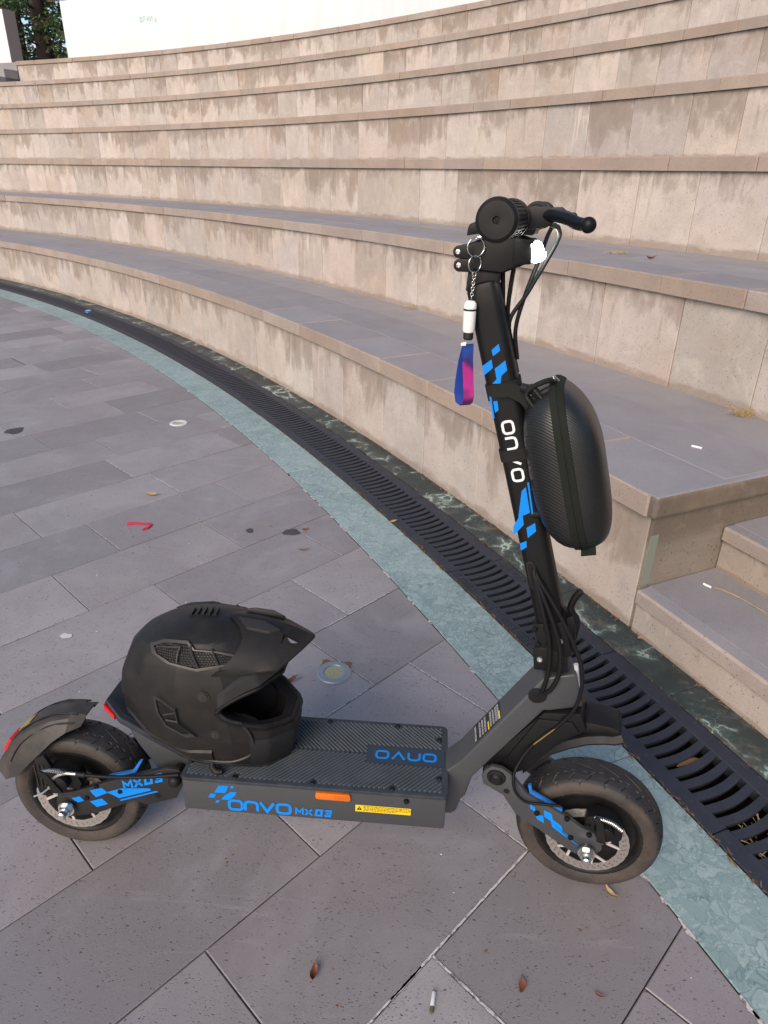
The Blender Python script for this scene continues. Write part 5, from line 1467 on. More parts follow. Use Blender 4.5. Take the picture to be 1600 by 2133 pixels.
# brow band under the peak and raised belt lines
def band(phs, zfa, zfb, off, name, mat, par=None, th=0.004):
    m = MB(hx); rows = []
    for i, ph in enumerate(phs):
        a, b = zfa(ph), zfb(ph)
        mid = (a + b) / 2
        rows.append([hsurf(ph, a, -0.001), hsurf(ph, a + (b - a) * 0.18, off), hsurf(ph, mid, off), hsurf(ph, b - (b - a) * 0.18, off), hsurf(ph, b, -0.001)])
    m.ring(rows, False); return m.build(name, mat, par or helm, smooth=25)
band([R(-76 + 152 * i / 60) for i in range(61)], lambda p: zU(p) + 0.003, lambda p: zU(p) + 0.028 + 0.012 * math.cos(p), 0.0075, 'brow_band', 'helmet_trim')
band([R(-56 + 112 * i / 40) for i in range(41)], lambda p: 0.3510 - 0.004 * math.cos(p), lambda p: zL(p) - 0.003, 0.0056, 'chin_panel', 'helmet')
band([R(-60 + 120 * i / 40) for i in range(41)], lambda p: 0.2690, lambda p: 0.3500 - 0.004 * math.cos(p), 0.0048, 'chin_guard', 'mesh')
for s_ in (-1, 1):
    band([s_ * R(84 + 90 * i / 40) for i in range(41)], lambda p: zB(p) + 0.006, lambda p: zB(p) + 0.040 - 0.020 * smooth01((abs(p) - R(82)) / R(30)), 0.0040, 'lower_facet', 'helmet')
    # jaw seam running from the eyeport corner round to the lower rim
    jp = [(R(76), 0.416), (R(70), 0.400), (R(62), 0.388), (R(58), 0.360), (R(57), 0.325), (R(60), 0.306), (R(72), 0.293), (R(84), 0.292), (R(100), 0.303)]
    MB(hx).tube([hsurf(s_ * p, z, 0.0012) for p, z in jp], 0.0034, 8).build('jaw_seam', 'helmet_trim', helm, smooth=60)
    # screws of peak and jaw
    for p, z, r_ in ((R(84), 0.452, 0.0085), (R(80), 0.367, 0.0075)):
        c_ = hsurf(s_ * p, z); n_ = (hsurf(s_ * p, z, 0.01) - c_); n_ = Vector((n_.x * 0.3, n_.y, 0)).normalized()
        m = MB(hx); q1 = n_.orthogonal().normalized(); q2 = n_.cross(q1)
        rows = []
        for rr2, h in ((r_ * 1.25, -0.001), (r_ * 1.25, 0.0015), (r_ * 0.98, 0.0016), (r_ * 0.95, 0.0005), (r_ * 0.90, 0.0032), (r_ * 0.5, 0.0036), (0.0002, 0.0036)):
            rows.append([c_ + n_ * h + (q1 * math.cos(2 * math.pi * k / 24) + q2 * math.sin(2 * math.pi * k / 24)) * rr2 for k in range(24)])
        m.ring(rows, True); m.build('screw', 'helmet_trim', helm, smooth=30)
        m = MB(hx); up = (Z_ - n_ * Z_.dot(n_)).normalized(); sdv = n_.cross(up)
        e = c_ + n_ * 0.0037
        m.add([e + up * r_ * 0.7 + sdv * 0.0009, e + up * r_ * 0.7 - sdv * 0.0009, e - up * r_ * 0.7 - sdv * 0.0009, e - up * r_ * 0.7 + sdv * 0.0009], [(0, 1, 2, 3)])
        m.build('screw_slot', 'mesh', helm, smooth=0)
    # vents: rim, dark bed, mesh bars
    def vent(poly, name, dens):
        """poly in (phi, z)"""
        cp = sum(p for p, z in poly) / len(poly); cz = sum(z for p, z in poly) / len(poly)
        vr = empty(name); vr.parent = helm
        m = MB(hx); n = len(poly)
        inn = [(cp + (p - cp) * 0.80, cz + (z - cz) * 0.78) for p, z in poly]
        A = [hsurf(s_ * p, z, -0.001) for p, z in poly]; B = [hsurf(s_ * (cp + (p - cp) * 0.95), cz + (z - cz) * 0.94, 0.0058) for p, z in poly]
        C_ = [hsurf(s_ * p, z, 0.0050) for p, z in inn]; D = [hsurf(s_ * p, z, 0.0010) for p, z in inn]
        m.ring([A, B, C_, D], True); m.build('vent_rim', 'helmet_trim', vr, smooth=25)
        m = MB(hx); m.add([hsurf(s_ * p, z, 0.0012) for p, z in inn] + [hsurf(s_ * cp, cz, 0.0012)], [(i, (i + 1) % n, n) for i in range(n)])
        m.build('vent_bed', 'mesh', vr, smooth=0)
        def inside(p, z):
            c = False
            for i in range(n):
                (x1, y1), (x2, y2) = inn[i], inn[(i + 1) % n]
                if (y1 > z) != (y2 > z) and p < (x2 - x1) * (z - y1) / (y2 - y1) + x1: c = not c
            return c
        m = MB(hx)
        ps = [p for p, z in inn]; zs = [z for p, z in inn]
        st_ = 0.0042
        row = 0; z = min(zs)
        while z < max(zs):
            p = min(ps) + (row % 2) * st_ / 0.24
            while p < max(ps):
                # hexagonal net: ring of short ridges round each opening
                hexp = [(p + st_ * 0.62 / 0.12 * math.cos(R(60 * k + 30)), z + st_ * 0.62 * math.sin(R(60 * k + 30))) for k in range(6)]
                for k in range(6):
                    a, b = hexp[k], hexp[(k + 1) % 6]
                    if k < 3 and inside(*a) and inside(*b):
                        m.tube([hsurf(s_ * a[0], a[1], 0.0022), hsurf(s_ * b[0], b[1], 0.0022)], 0.0006, 4, False, caps=False)
                p += st_ * 1.08 / 0.12
            z += st_ * 0.94; row += 1
        m.build('vent_net', 'helmet', vr, smooth=0)
        m = MB(hx)
        for f in dens:
            i0 = (cp + (min(ps) - cp) * 1.0 + (max(ps) - min(ps)) * f[0], min(zs) + (max(zs) - min(zs)) * f[1]); i1 = (min(ps) + (max(ps) - min(ps)) * f[2], min(zs) + (max(zs) - min(zs)) * f[3])
            m.tube([hsurf(s_ * (i0[0] + (i1[0] - i0[0]) * k / 4), i0[1] + (i1[1] - i0[1]) * k / 4, 0.0042) for k in range(5)], 0.0021, 6, False)
        m.build('vent_bar', 'helmet_trim', vr, smooth=50)
    vent([(R(114), 0.4450), (R(110), 0.4460), (R(98), 0.4250), (R(97), 0.392), (R(89), 0.360), (R(94), 0.357), (R(107), 0.376), (R(112), 0.410)], 'side_vent', ((0.30, 0.72, 0.74, 0.56), (0.28, 0.42, 0.70, 0.40)))
    vent([(R(134), 0.5295), (R(122), 0.5410), (R(96), 0.5440), (R(88), 0.5330), (R(66), 0.5300), (R(48), 0.5190), (R(60), 0.5070), (R(86), 0.4980), (R(106), 0.5060), (R(124), 0.5180)], 'top_vent', ((0.42, 0.05, 0.50, 0.98), (0.22, 0.20, 0.26, 0.85), (0.60, 0.20, 0.62, 0.85), (0.62, 0.85, 0.95, 0.70)))
# peak: a ridged shell over the brow reaching forward to the tip
pk = MB(hx)
NU_, NV_ = 24, 12
def peak_pt(u, v, h=0.0):
    """u -1 near .. 1 far, v 0 back .. 1 front"""
    ph = u * R(78); a = abs(u)
    zb = 0.5600 - 0.066 * a ** 1.8
    back = hsurf(ph, min(zb, 0.5635), 0.0060)
    fw_ = 0.4985 - 0.052 * a ** 1.25
    fy = HY + u * 0.076
    fz = 0.5270 - 0.026 * a ** 1.3
    front = Vector((fw_, fy, fz))
    p = back.lerp(front, v)
    p.z += 0.011 * math.sin(math.pi * v) * (1 - a * a) - 0.003 * math.sin(math.pi * v) * a
    p.z += 0.0050 * math.exp(-((a - 0.36) / 0.05) ** 2) * math.sin(math.pi * min(1, v * 1.15))
    return p + Vector((0, 0, h))
def peak_skip(i, j):
    return (NU_ - i in (19, 20) and j in (7, 8)) or (i in (19, 20) and j in (7, 8))
for lay, h in ((0, 0.0), (1, -0.0032)):
    b = len(pk.v)
    for j in range(NV_ + 1):
        for i in range(NU_ + 1):
            pk.v.append(tuple(peak_pt(-1 + 2 * i / NU_, j / NV_, h)))
    for j in range(NV_):
        for i in range(NU_):
            q = (b + j * (NU_ + 1) + i, b + j * (NU_ + 1) + i + 1, b + (j + 1) * (NU_ + 1) + i + 1, b + (j + 1) * (NU_ + 1) + i)
            if i in (6, 7, 16, 17) and j in (8, 9, 10):
                # triangular cut-outs near the front edge
                near_ = i < 12; inner = i in (7, 16)
                if inner and j == 8: continue
                if inner and j == 9: continue
                if inner and j == 10:
                    pk.f.append((q[0], q[2], q[3]) if near_ else (q[1], q[2], q[3])); continue
                if not inner and j == 8:
                    pk.f.append((q[0], q[2], q[3]) if near_ else (q[1], q[2], q[3])); continue
            pk.f.append(q if lay == 0 else q[::-1])
n1 = (NU_ + 1) * (NV_ + 1)
def pkid(i, j): return j * (NU_ + 1) + i
for j in range(NV_):
    for i in (0, NU_): pk.f.append((pkid(i, j), pkid(i, j + 1), n1 + pkid(i, j + 1), n1 + pkid(i, j)))
for i in range(NU_):
    for j in (0, NV_): pk.f.append((pkid(i, j), pkid(i + 1, j), n1 + pkid(i + 1, j), n1 + pkid(i, j)))
pko = pk.build('peak', 'helmet', helm, smooth=22, fixn=False)
# louvre slots of the peak
for u0 in (-0.30, 0.30):
    m = MB(hx); P4 = [(u0 - 0.10, 0.10), (u0 + 0.10, 0.06), (u0 + 0.09, 0.40), (u0 - 0.02, 0.62), (u0 - 0.12, 0.46)]
    m.add([peak_pt(u, v, 0.0012) for u, v in P4] + [peak_pt(u, v, 0.0075) for u, v in P4], [tuple(range(5)), (5, 6, 7, 8, 9)] + [(i, (i + 1) % 5, 5 + (i + 1) % 5, 5 + i) for i in range(5)])
    m.build('peak_louvre', 'helmet_trim', pko, bevel=0.001)
for k in range(5):
    m = MB(hx); c_ = hsurf(math.pi, 0.5640); c_ = Vector((0.262 + 0.0115 * k, HY, 0.5655 - 0.00035 * (k - 3) ** 2))
    m.prism([(c_.x, c_.z - 0.004), (c_.x + 0.008, c_.z - 0.004), (c_.x + 0.009, c_.z + 0.0035), (c_.x + 0.003, c_.z + 0.0015)], HY - 0.012, HY + 0.012)
    m.build('crown_fin', 'helmet', helm, smooth=0)
# chin strap end lying on the deck
MB(hx).tube([(0.318, -0.068, 0.292), (0.312, -0.080, 0.281), (0.322, -0.089, 0.2745), (0.333, -0.088, 0.2735)], 0.0062, 9).build('strap_buckle', 'plastic', helm, smooth=60)

# ------------------------------------------------------------------ hard-shell bag strapped to the front of the stem
BC_ = Vector((0.914, -0.010, 0.890))
bag = empty('hanging_bag', 'black carbon-look hard shell bag strapped to the front of the scooter stem', 'bag')
bag.matrix_world = SR @ Matrix.Translation(BC_)
bx_ = lambda p: Vector(p) - BC_
ba = Vector((-0.262, 0, 0.965)).normalized(); be = Vector((0.965, 0, 0.262)).normalized()
def bag_pt(a, e_):
    """a: angle round the outline, e_: -1 back .. 1 front"""
    n_ = 2.9
    s_ = max(0.0, 1 - abs(e_) ** (3.2 if e_ > 0 else 2.5)) ** (1 / (3.0 if e_ > 0 else 2.3))
    c, s = math.cos(a), math.sin(a)
    k = 2 / 3.4
    tt = math.copysign(abs(c) ** k, c); yy = math.copysign(abs(s) ** k, s)
    T_ = 0.136; 
    fl = 0.80 + 0.20 * s_
    t_ = tt * T_ * (0.35 + 0.65 * s_) if abs(e_) > 0 else tt * T_
    if e_ > 0 and tt > 0: t_ -= 0.050 * e_ ** 1.2 * tt            # sloped top of the front half
    if e_ < 0 and tt < 0: t_ += 0.010 * (-e_) ** 2 * -tt
    y_ = yy * 0.080 * (0.30 + 0.70 * s_)
    return BC_ + ba * t_ + Y_ * y_ + be * (0.010 + e_ * (0.053 if e_ > 0 else 0.063))
def bag_half(sgn, name):
    m = MB(bx_); rows = []; es = [0.11, 0.2, 0.32, 0.45, 0.58, 0.70, 0.80, 0.88, 0.94, 0.975, 0.992, 1.0]
    NA = 72
    for e_ in es: rows.append([bag_pt(2 * math.pi * i / NA, sgn * e_) for i in range(NA)])
    m.ring(rows, True)
    m.f.append(tuple((len(es) - 1) * NA + i for i in range(NA)))
    o = m.build(name, 'carbon', bag, smooth=45)
    uvl = o.data.uv_layers.new(name='UVMap')
    for lp in o.data.loops:
        p = o.data.vertices[lp.vertex_index].co
        t_ = p.dot(ba); q = p.y + p.dot(be) * 1.0
        uvl.data[lp.index].uv = (q * 1.0, t_ * 1.0)
    return o
bag_half(-1, 'back_shell'); bag_half(1, 'front_shell')
zb_ = MB(bx_); rows = []
for k, (e_, g_) in enumerate(((-0.19, -0.001), (-0.175, 0.0022), (-0.02, 0.0026), (-0.015, 0.0008), (0.015, 0.0008), (0.02, 0.0026), (0.175, 0.0022), (0.19, -0.001))):
    rw = []
    for i in range(96):
        p = bag_pt(2 * math.pi * i / 96, e_); d = (p - (BC_ + be * (p - BC_).dot(be))).normalized()
        rw.append(p + d * g_)
    rows.append(rw)
zb_.ring(rows, True)
zbo = zb_.build('zip_band', 'zip', bag, smooth=40)
# zip pullers and loop on top, tape end at the bottom
top = bag_pt(0, 0.0); bot = bag_pt(math.pi, 0.0)
MB(bx_).tube([top + Vector((-0.004, -0.030, 0.002)), top + Vector((-0.012, -0.040, 0.006)), top + Vector((-0.030, -0.046, -0.002)), top + Vector((-0.040, -0.048, -0.010))], 0.0042, 8).build('zip_pull', 'zip', zbo, smooth=60)
MB(bx_).tube([top + Vector((0.002, -0.020, 0.002)), top + Vector((-0.006, -0.026, 0.010)), top + Vector((-0.004, -0.036, 0.006))], 0.0022, 8).build('zip_slider', 'disc', zbo, smooth=60)
q0 = bag_pt(math.pi, 0.0) + Vector((0.004, -0.045, 0.004))
m = MB(bx_); m.ring([[q0 + Vector((-0.010, 0, 0.02)), q0 + Vector((0.012, 0, 0.022)), q0 + Vector((0.012, 0.003, 0.022)), q0 + Vector((-0.010, 0.003, 0.02))], [q0 + Vector((-0.006, -0.002, -0.012)), q0 + Vector((0.017, -0.002, -0.006)), q0 + Vector((0.017, 0.001, -0.006)), q0 + Vector((-0.006, 0.001, -0.012))]], True, True)
m.build('tape_end', 'zip', bag, bevel=0.001)
# webbing bands round the stem
def webbing(z0, z1, name, pad=0.0022):
    m = MB(bx_)
    A = stem_ring(z0, 0.0245 + 0.0004, 0.0255 + 0.0004, 0.013, 6); B = stem_ring(z1, 0.0245 + 0.0004, 0.0255 + 0.0004, 0.013, 6)
    A2 = stem_ring(z0, 0.0245 + pad, 0.0255 + pad, 0.015, 6); B2 = stem_ring(z1, 0.0245 + pad, 0.0255 + pad, 0.015, 6)
    m.ring([A, B, B2, A2], True, False, True)
    return m.build(name, 'strap', bag, smooth=40)
webbing(0.990, 1.0145, 'upper_strap'); webbing(0.8915, 0.9105, 'middle_strap')
# loose tongue of the upper strap leading to the buckle
m = MB(bx_)
pth = [(0.800, -0.0285, 1.003), (0.822, -0.0300, 1.006), (0.838, -0.0330, 1.000), (0.852, -0.0400, 0.990), (0.862, -0.0480, 0.978)]
rows = [[Vector(p) + Vector((0.002, 0, 0.011)), Vector(p) + Vector((0.002, -0.002, 0.011)), Vector(p) + Vector((-0.002, -0.002, -0.011)), Vector(p) + Vector((-0.002, 0, -0.011))] for p in pth]
m.ring(rows, True, True); m.build('strap_tongue', 'strap', bag, smooth=40)
bk = MB(bx_)
for a_, b_ in (((0.850, -0.054, 1.022), (0.878, -0.060, 0.996)), ((0.878, -0.060, 0.996), (0.868, -0.060, 0.980)), ((0.868, -0.060, 0.980), (0.846, -0.054, 1.004)), ((0.846, -0.054, 1.004), (0.850, -0.054, 1.022))):
    bk.tube([a_, b_], 0.0036, 8, False)
bk.tube([(0.838, -0.040, 1.014), (0.856, -0.048, 1.012), (0.864, -0.050, 1.006)], 0.0070, 8)
bk.tube([(0.858, -0.048, 1.000), (0.872, -0.050, 1.012), (0.884, -0.046, 1.018)], 0.0058, 8)
bk.build('buckle', 'plastic', bag, smooth=50)
MB(bx_).tube([(0.862, -0.022, 0.842), (0.874, -0.022, 0.846), (0.882, -0.020, 0.830), (0.890, -0.018, 0.815)], 0.0045, 8).build('strap_loop', 'strap', bag, smooth=50)
MB(bx_).tube([(0.872, -0.020, 0.800), (0.890, -0.024, 0.806), (0.902, -0.022, 0.812)], 0.0072, 8).build('lower_buckle', 'plastic', bag, smooth=50)

# ------------------------------------------------------------------ key fob hanging from the clamp pin
KT = sw((0.7535, -0.0345, 1.2205))
fob = empty('keychain', 'key ring with chain, plain white charm and blue and magenta lanyard loop', 'keychain')
fob.location = KT
def torus(c, nrm, r_, rt, n=36):
    nrm = Vector(nrm).normalized(); a = nrm.orthogonal().normalized(); b = nrm.cross(a)
    m = MB(); m.tube([Vector(c) + (a * math.cos(2 * math.pi * i / n) + b * math.sin(2 * math.pi * i / n)) * r_ for i in range(n + 1)], rt, 8, False, caps=False)
    return m
torus((0.0, -0.002, -0.0110), (0.25, -1, 0.05), 0.0128, 0.0009).build('split_ring', 'chrome', fob, smooth=60)
torus((0.0, -0.003, -0.0335), (0.55, -0.85, 0.0), 0.0115, 0.0009).build('split_ring', 'chrome', fob, smooth=60)
torus((0.0, -0.003, -0.0475), (0.2, -1, 0.0), 0.0030, 0.0007, 18).build('jump_ring', 'chrome', fob, smooth=60)
ch = None
for k in range(8):
    m = torus((0, 0, 0), (1, -0.2, 0) if k % 2 else (0.2, -1, 0), 0.0022, 0.0006, 14)
    m.v = [(x, y, z * 1.25) for x, y, z in m.v]
    o = m.build('chain_link', 'chrome', fob, smooth=60); o.location = (-0.0002 * k, -0.003, -0.0520 - 0.0040 * k)
# plain stand-in charm: a white rounded barrel with two dark bands
cc = (-0.0025, -0.003, -0.0845)
MB().lathe([(0.0003, 0.0), (0.006, -0.0008), (0.0090, -0.0045), (0.0094, -0.009), (0.0094, -0.042), (0.0082, -0.046), (0.0003, -0.0465)], cc, 'z', 28).build('charm', 'offwhite', fob, smooth=50)
MB().lathe([(0.0093, -0.0115), (0.0098, -0.0118), (0.0098, -0.0142), (0.0093, -0.0145)], cc, 'z', 28).build('charm_band', 'ink', fob, smooth=30)
MB().lathe([(0.0072, -0.0464), (0.0076, -0.0470), (0.0076, -0.0550), (0.0060, -0.0575), (0.0003, -0.0580)], cc, 'z', 24).build('charm_foot', 'ink', fob, smooth=30)
MB().prism([(-0.0125, -0.1475), (-0.0045, -0.1455), (-0.0050, -0.1515), (-0.0130, -0.1515)], -0.004, 0.001).build('clasp', 'offwhite', fob, bevel=0.0008)
# lanyard: near strip printed, far strip plain blue, joined by the bottom bend
LW = Vector((0.0165, 0.005, 0))
def lan(pts, name, mat):
    m = MB(); rows = []
    for p in pts:
        p = Vector(p); rows.append([p, p + LW, p + LW + Vector((-0.0004, 0.0009, 0)), p + Vector((-0.0004, 0.0009, 0))])
    m.ring(rows, True, True); return m.build(name, mat, fob, smooth=50)
lan([(-0.009, -0.001, -0.150), (-0.0080, 0.000, -0.175), (-0.0050, 0.001, -0.205), (-0.0020, 0.002, -0.232), (-0.0035, 0.003, -0.244), (-0.0075, 0.004, -0.2475)], 'printed_strip', 'lanyard')
lan([(-0.009, 0.001, -0.150), (-0.0135, 0.006, -0.175), (-0.0160, 0.009, -0.205), (-0.0168, 0.010, -0.228), (-0.0140, 0.008, -0.2435), (-0.0075, 0.0045, -0.2480)], 'back_strip', 'lanblue')

# ------------------------------------------------------------------ lights let into the paving
def uplight(x, y, r_, label, worn):
    o = empty('ground_light', label, 'ground light', 'round lights let into the paving', (x, y, 0))
    MB().lathe([(r_ * 0.60, -0.004), (r_ * 0.60, 0.0035), (r_ * 0.63, 0.0050), (r_ * 0.93, 0.0050), (r_, 0.0022), (r_, -0.004)], (0, 0, 0), 'z', 48).build('bezel', 'alu' if not worn else 'greywhite', o, smooth=30)
    MB().lathe([(0.0003, 0.0016), (r_ * 0.5, 0.0016), (r_ * 0.60, 0.0012), (r_ * 0.60, -0.003)], (0, 0, 0), 'z', 40).build('lens', 'glass', o, smooth=50)
    m = MB()
    for i in range(9):
        a = i * 2.4; q = r_ * 0.42 * math.sqrt(i / 9)
        m.lathe([(0.0003, 0.0024), (r_ * 0.045, 0.0020), (r_ * 0.05, 0.0014)], (q * math.cos(a), q * math.sin(a), 0), 'z', 10)
    mo = m.build('led_cluster', 'leafpale', o, smooth=40); mo['kind'] = 'stuff'
uplight(-0.1365, 1.5750, 0.0500, 'round aluminium uplight let into the paving beside the helmet', False)
uplight(-1.178, 3.726, 0.050, 'worn pale uplight in the far paving, left of the green strip', True)
# square cut-out of loose grout round the near light
m = MB(); rows = []
for i in range(13):
    a = R(20 + 125 * i / 12); rows.append([(-0.1365 + 0.050 * math.cos(a), 1.575 + 0.050 * math.sin(a), 0.0012), (-0.1365 + 0.060 * math.cos(a) * (1.12 if i in (2, 3, 9, 10) else 0.9), 1.575 + 0.060 * math.sin(a) * (1.12 if i in (2, 3, 9, 10) else 0.9), 0.0012)])
m.ring(rows, False); m.build('grout_line', 'debris', plaza, smooth=0)

# ------------------------------------------------------------------ litter
def place(o, x, y, z, rz=0.0, rx=0.0, ry=0.0):
    o.location = (x, y, z); o.rotation_euler = (rx, ry, rz); return o
def cigarette(name, x, y, z, rz, ln, label, tip=True, r_=0.0037):
    m = MB().lathe([(0.0003, -ln / 2), (r_ * 0.97, -ln / 2), (r_, -ln / 2 + 0.001), (r_, ln / 2 - 0.0005), (r_ * 0.9, ln / 2), (0.0003, ln / 2)], (0, 0, 0), 'x', 20)
    o = m.build(name, 'paper', None, smooth=40); tag(o, label, 'cigarette')
    place(o, x, y, z + r_, rz)
    if tip:
        MB().lathe([(r_ * 1.02, -ln / 2 + 0.006), (r_ * 1.05, -ln / 2 + 0.001), (r_ * 0.85, -ln / 2 - 0.004), (0.0003, -ln / 2 - 0.0045)], (0, 0, 0), 'x', 16).build('burnt_end', 'ash', o, smooth=30)
    return o
cigarette('cigarette_butt', 0.0995, 0.6985, 0.0, math.atan2(0.035, 0.007), 0.030, 'white cigarette butt with a burnt end lying on the near paving')
cigarette('cigarette', 1.065, 2.213, 0.4705, math.atan2(-0.022, 0.028), 0.034, 'white cigarette stub on the tread of the lowest tier', False)
cigarette('cigarette', 1.012, 1.829, 0.1555, math.atan2(-0.022, 0.016), 0.026, 'white cigarette stub on the bottom aisle stair', False)
def leaf(x, y, z, ln, w, rz, curl, mat, label, stem=0.25, seed=0, rx=0.0):
    q = random.Random(seed); m = MB(); rows = []
    for i in range(9):
        u = i / 8; ww_ = w * math.sin(math.pi * min(0.97, max(0.03, u))) ** 0.8 * q.uniform(0.75, 1.1)
        c_ = Vector((ln * (u - 0.5), 0.06 * ln * math.sin(u * 4 + seed), curl * ln * (u - 0.5) ** 2 * 1.6))
        rows.append([c_ + Vector((0, -ww_, curl * ww_ * 1.3)), c_ + Vector((0, -ww_ * 0.5, curl * ww_ * 0.45)), c_, c_ + Vector((0, ww_ * 0.5, curl * ww_ * 0.5)), c_ + Vector((0, ww_, curl * ww_ * 1.5))])
    m.ring(rows, False)
    m.tube([rows[-1][2], rows[-1][2] + Vector((ln * stem, 0.004 * q.uniform(-1, 1), 0.001))], 0.0006, 5, False)
    o = m.build('dry_leaf', mat, None, smooth=60, fixn=False); tag(o, label, 'dry leaf', 'dry leaves on the ground')
    return place(o, x, y, z + 0.0015, rz, rx)
leaf(-0.112, 0.741, 0.001, 0.030, 0.0075, 1.6, 0.8, 'leaf', 'curled red-brown leaf on the near paving, left of the cigarette butt', 0.3, 1)
leaf(0.260, 0.727, 0.001, 0.026, 0.0075, 1.4, 0.3, 'leaf', 'small dark red leaf on the near paving below the front wheel', 0.2, 2)
leaf(0.395, 0.715, 0.001, 0.020, 0.003, -0.5, 0.3, 'leaf', 'thin brown leaf sliver on the paving near the bottom right corner', 0.2, 9)
leaf(0.470, 0.905, 0.001, 0.034, 0.006, -1.0, 0.8, 'leafpale', 'pale curled leaf lying against the front tyre', 0.1, 3)
leaf(-0.257, 1.528, 0.002, 0.046, 0.008, 0.35, 1.0, 'leaf', 'twisted brown leaf on the paving behind the helmet', 0.3, 4)
leaf(-1.030, 2.752, 0.001, 0.070, 0.011, -0.2, 0.5, 'leafpale', 'tan leaf on the paving beyond the red scrap of cloth', 0.2, 5)
leaf(-0.305, 2.283, 0.001, 0.040, 0.005, 0.15, 0.6, 'leaf', 'narrow rust-brown leaf on the paving below the dark spill', 0.1, 6)
leaf(-0.316, 2.452, 0.001, 0.030, 0.008, 0.8, 0.5, 'leaf', 'small russet leaf right of the dark spill on the paving', 0.1, 7)
leaf(0.815, 1.763, 0.001, 0.030, 0.010, 0.2, 0.2, 'leafpale', 'flat tan leaf on the dark green marble by the aisle stair', 0.2, 8)
leaf(0.037, 2.530, 0.003, 0.035, 0.008, 0.3, 0.5, 'leafpale', 'orange-tan leaf at the edge of the drain grate', 0.1, 10)
leaf(1.33, 3.70, 0.926, 0.06, 0.012, 0.3, 0.6, 'leaf', 'brown leaf on the second tier tread right of the handlebar', 0.1, 12)
# crumpled crimson scrap
m = MB(); rows = []; q_ = random.Random(8)
pth = [(-0.055, 0.006), (-0.025, 0.014), (0.005, 0.013), (0.030, 0.012), (0.044, -0.004), (0.040, -0.024), (0.022, -0.038)]
for i, (x, y) in enumerate(pth):
    w_ = q_.uniform(0.006, 0.011); h = q_.uniform(0.003, 0.010)
    rows.append([(x - 0.2 * w_, y - w_, 0.001), (x, y - w_ * 0.3, h), (x, y + w_ * 0.2, h * 0.4), (x + 0.2 * w_, y + w_ * 0.8, h * 0.9), (x + 0.3 * w_, y + w_, 0.001)])
m.ring(rows, False)
o = m.build('cloth_scrap', 'cloth', None, smooth=30, fixn=False); tag(o, 'crumpled crimson scrap of cloth on the paving', 'scrap'); place(o, -0.985, 2.467, 0.001)
def blob(name, x, y, r_, sx, mat, label, cat, seed, rz=0.0, z=0.0016, th=0.0006):
    q = random.Random(seed); n = 22
    ph = [q.uniform(0, 6.28) for _ in range(4)]
    rr_ = [r_ * (1 + 0.16 * math.sin(2 * 6.28 * i / n + ph[0]) + 0.10 * math.sin(3 * 6.28 * i / n + ph[1]) + 0.08 * math.sin(5 * 6.28 * i / n + ph[2])) for i in range(n)]
    m = MB(); m.ring([[(sx * rr_[i] * math.cos(6.2832 * i / n), rr_[i] * math.sin(6.2832 * i / n), 0) for i in range(n)], [(sx * rr_[i] * 0.93 * math.cos(6.2832 * i / n), rr_[i] * 0.93 * math.sin(6.2832 * i / n), th) for i in range(n)]], True)
    m.f.append(tuple(n + i for i in range(n)))
    o = m.build(name, mat, None, smooth=0); tag(o, label, cat); return place(o, x, y, z, rz)
blob('dark_spill', -0.370, 2.433, 0.030, 1.0, 'tar', 'larger dark round spill on the paving near the green strip', 'spill', 3)
blob('dark_spill', -0.538, 2.440, 0.017, 1.0, 'tar', 'smaller dark drip on the paving, left of the larger spill', 'spill', 5)
blob('dark_spill', -2.03, 3.555, 0.045, 1.2, 'tar', 'faint long dark smear on the far paving at the left edge', 'spill', 6, 0.4)
blob('chewing_gum', -0.976, 1.728, 0.014, 1.2, 'gum', 'flattened pale chewing gum on the paving left of the helmet', 'gum', 7)
o = MB().lathe([(0.0003, 0.010), (0.024, 0.010), (0.032, 0.006), (0.036, 0.0), (0.030, -0.001)], (0, 0, 0), 'z', 26).build('bottle_cap', 'bluecap', None, smooth=40)
tag(o, 'crushed blue foil cap lying on the far drain grate', 'bottle cap'); place(o, -2.995, 7.04, 0.006, 0.3, 0.15)
MB().lathe([(0.010, 0.0106), (0.020, 0.0104), (0.021, 0.0108), (0.010, 0.0112)], (0, 0, 0), 'z', 20).build('cap_print', 'greywhite', o, smooth=30)
o = torus((0, 0, 0), (0, 0, 1), 0.020, 0.0032, 26).build('plastic_ring', 'ring', None, smooth=60); tag(o, 'small orange plastic ring on the dark marble at the wall foot', 'ring'); place(o, -0.940, 4.965, 0.004)
def tuft(x, y, z, n, h, spread, label, seed, flat=0.5):
    q = random.Random(seed); m = MB()
    for i in range(n):
        a = q.uniform(0, 6.28); l_ = h * q.uniform(0.5, 1.2); b0 = Vector((q.gauss(0, spread * 0.4), q.gauss(0, spread * 0.25), 0))
        d = Vector((math.cos(a), math.sin(a) * 0.6, q.uniform(0.1, 1.0) * (1 - flat) + 0.05)).normalized() * l_
        m.tube([b0, b0 + d * 0.5 + Vector((0, 0, 0.15 * l_)), b0 + d + Vector((0, 0, -0.05 * l_))], 0.0013, 4, True, (1, 0.3))
    o = m.build('dry_grass', 'straw', None, smooth=60); tag(o, label, 'dry grass', 'dry grass tufts at the wall feet'); place(o, x, y, z)
tuft(1.385, 2.575, 0.4715, 46, 0.075, 0.050, 'largest straw-coloured grass tuft at the right foot of the second tier', 1)
tuft(0.200, 4.800, 0.4715, 40, 0.10, 0.070, 'flattened dry grass wisp at the foot of the second tier, left of the stem', 2, 0.8)
tuft(1.23, 3.95, 0.9265, 22, 0.05, 0.05, 'faint dry grass wisp on the second tier tread, right of the handlebar', 3, 0.8)
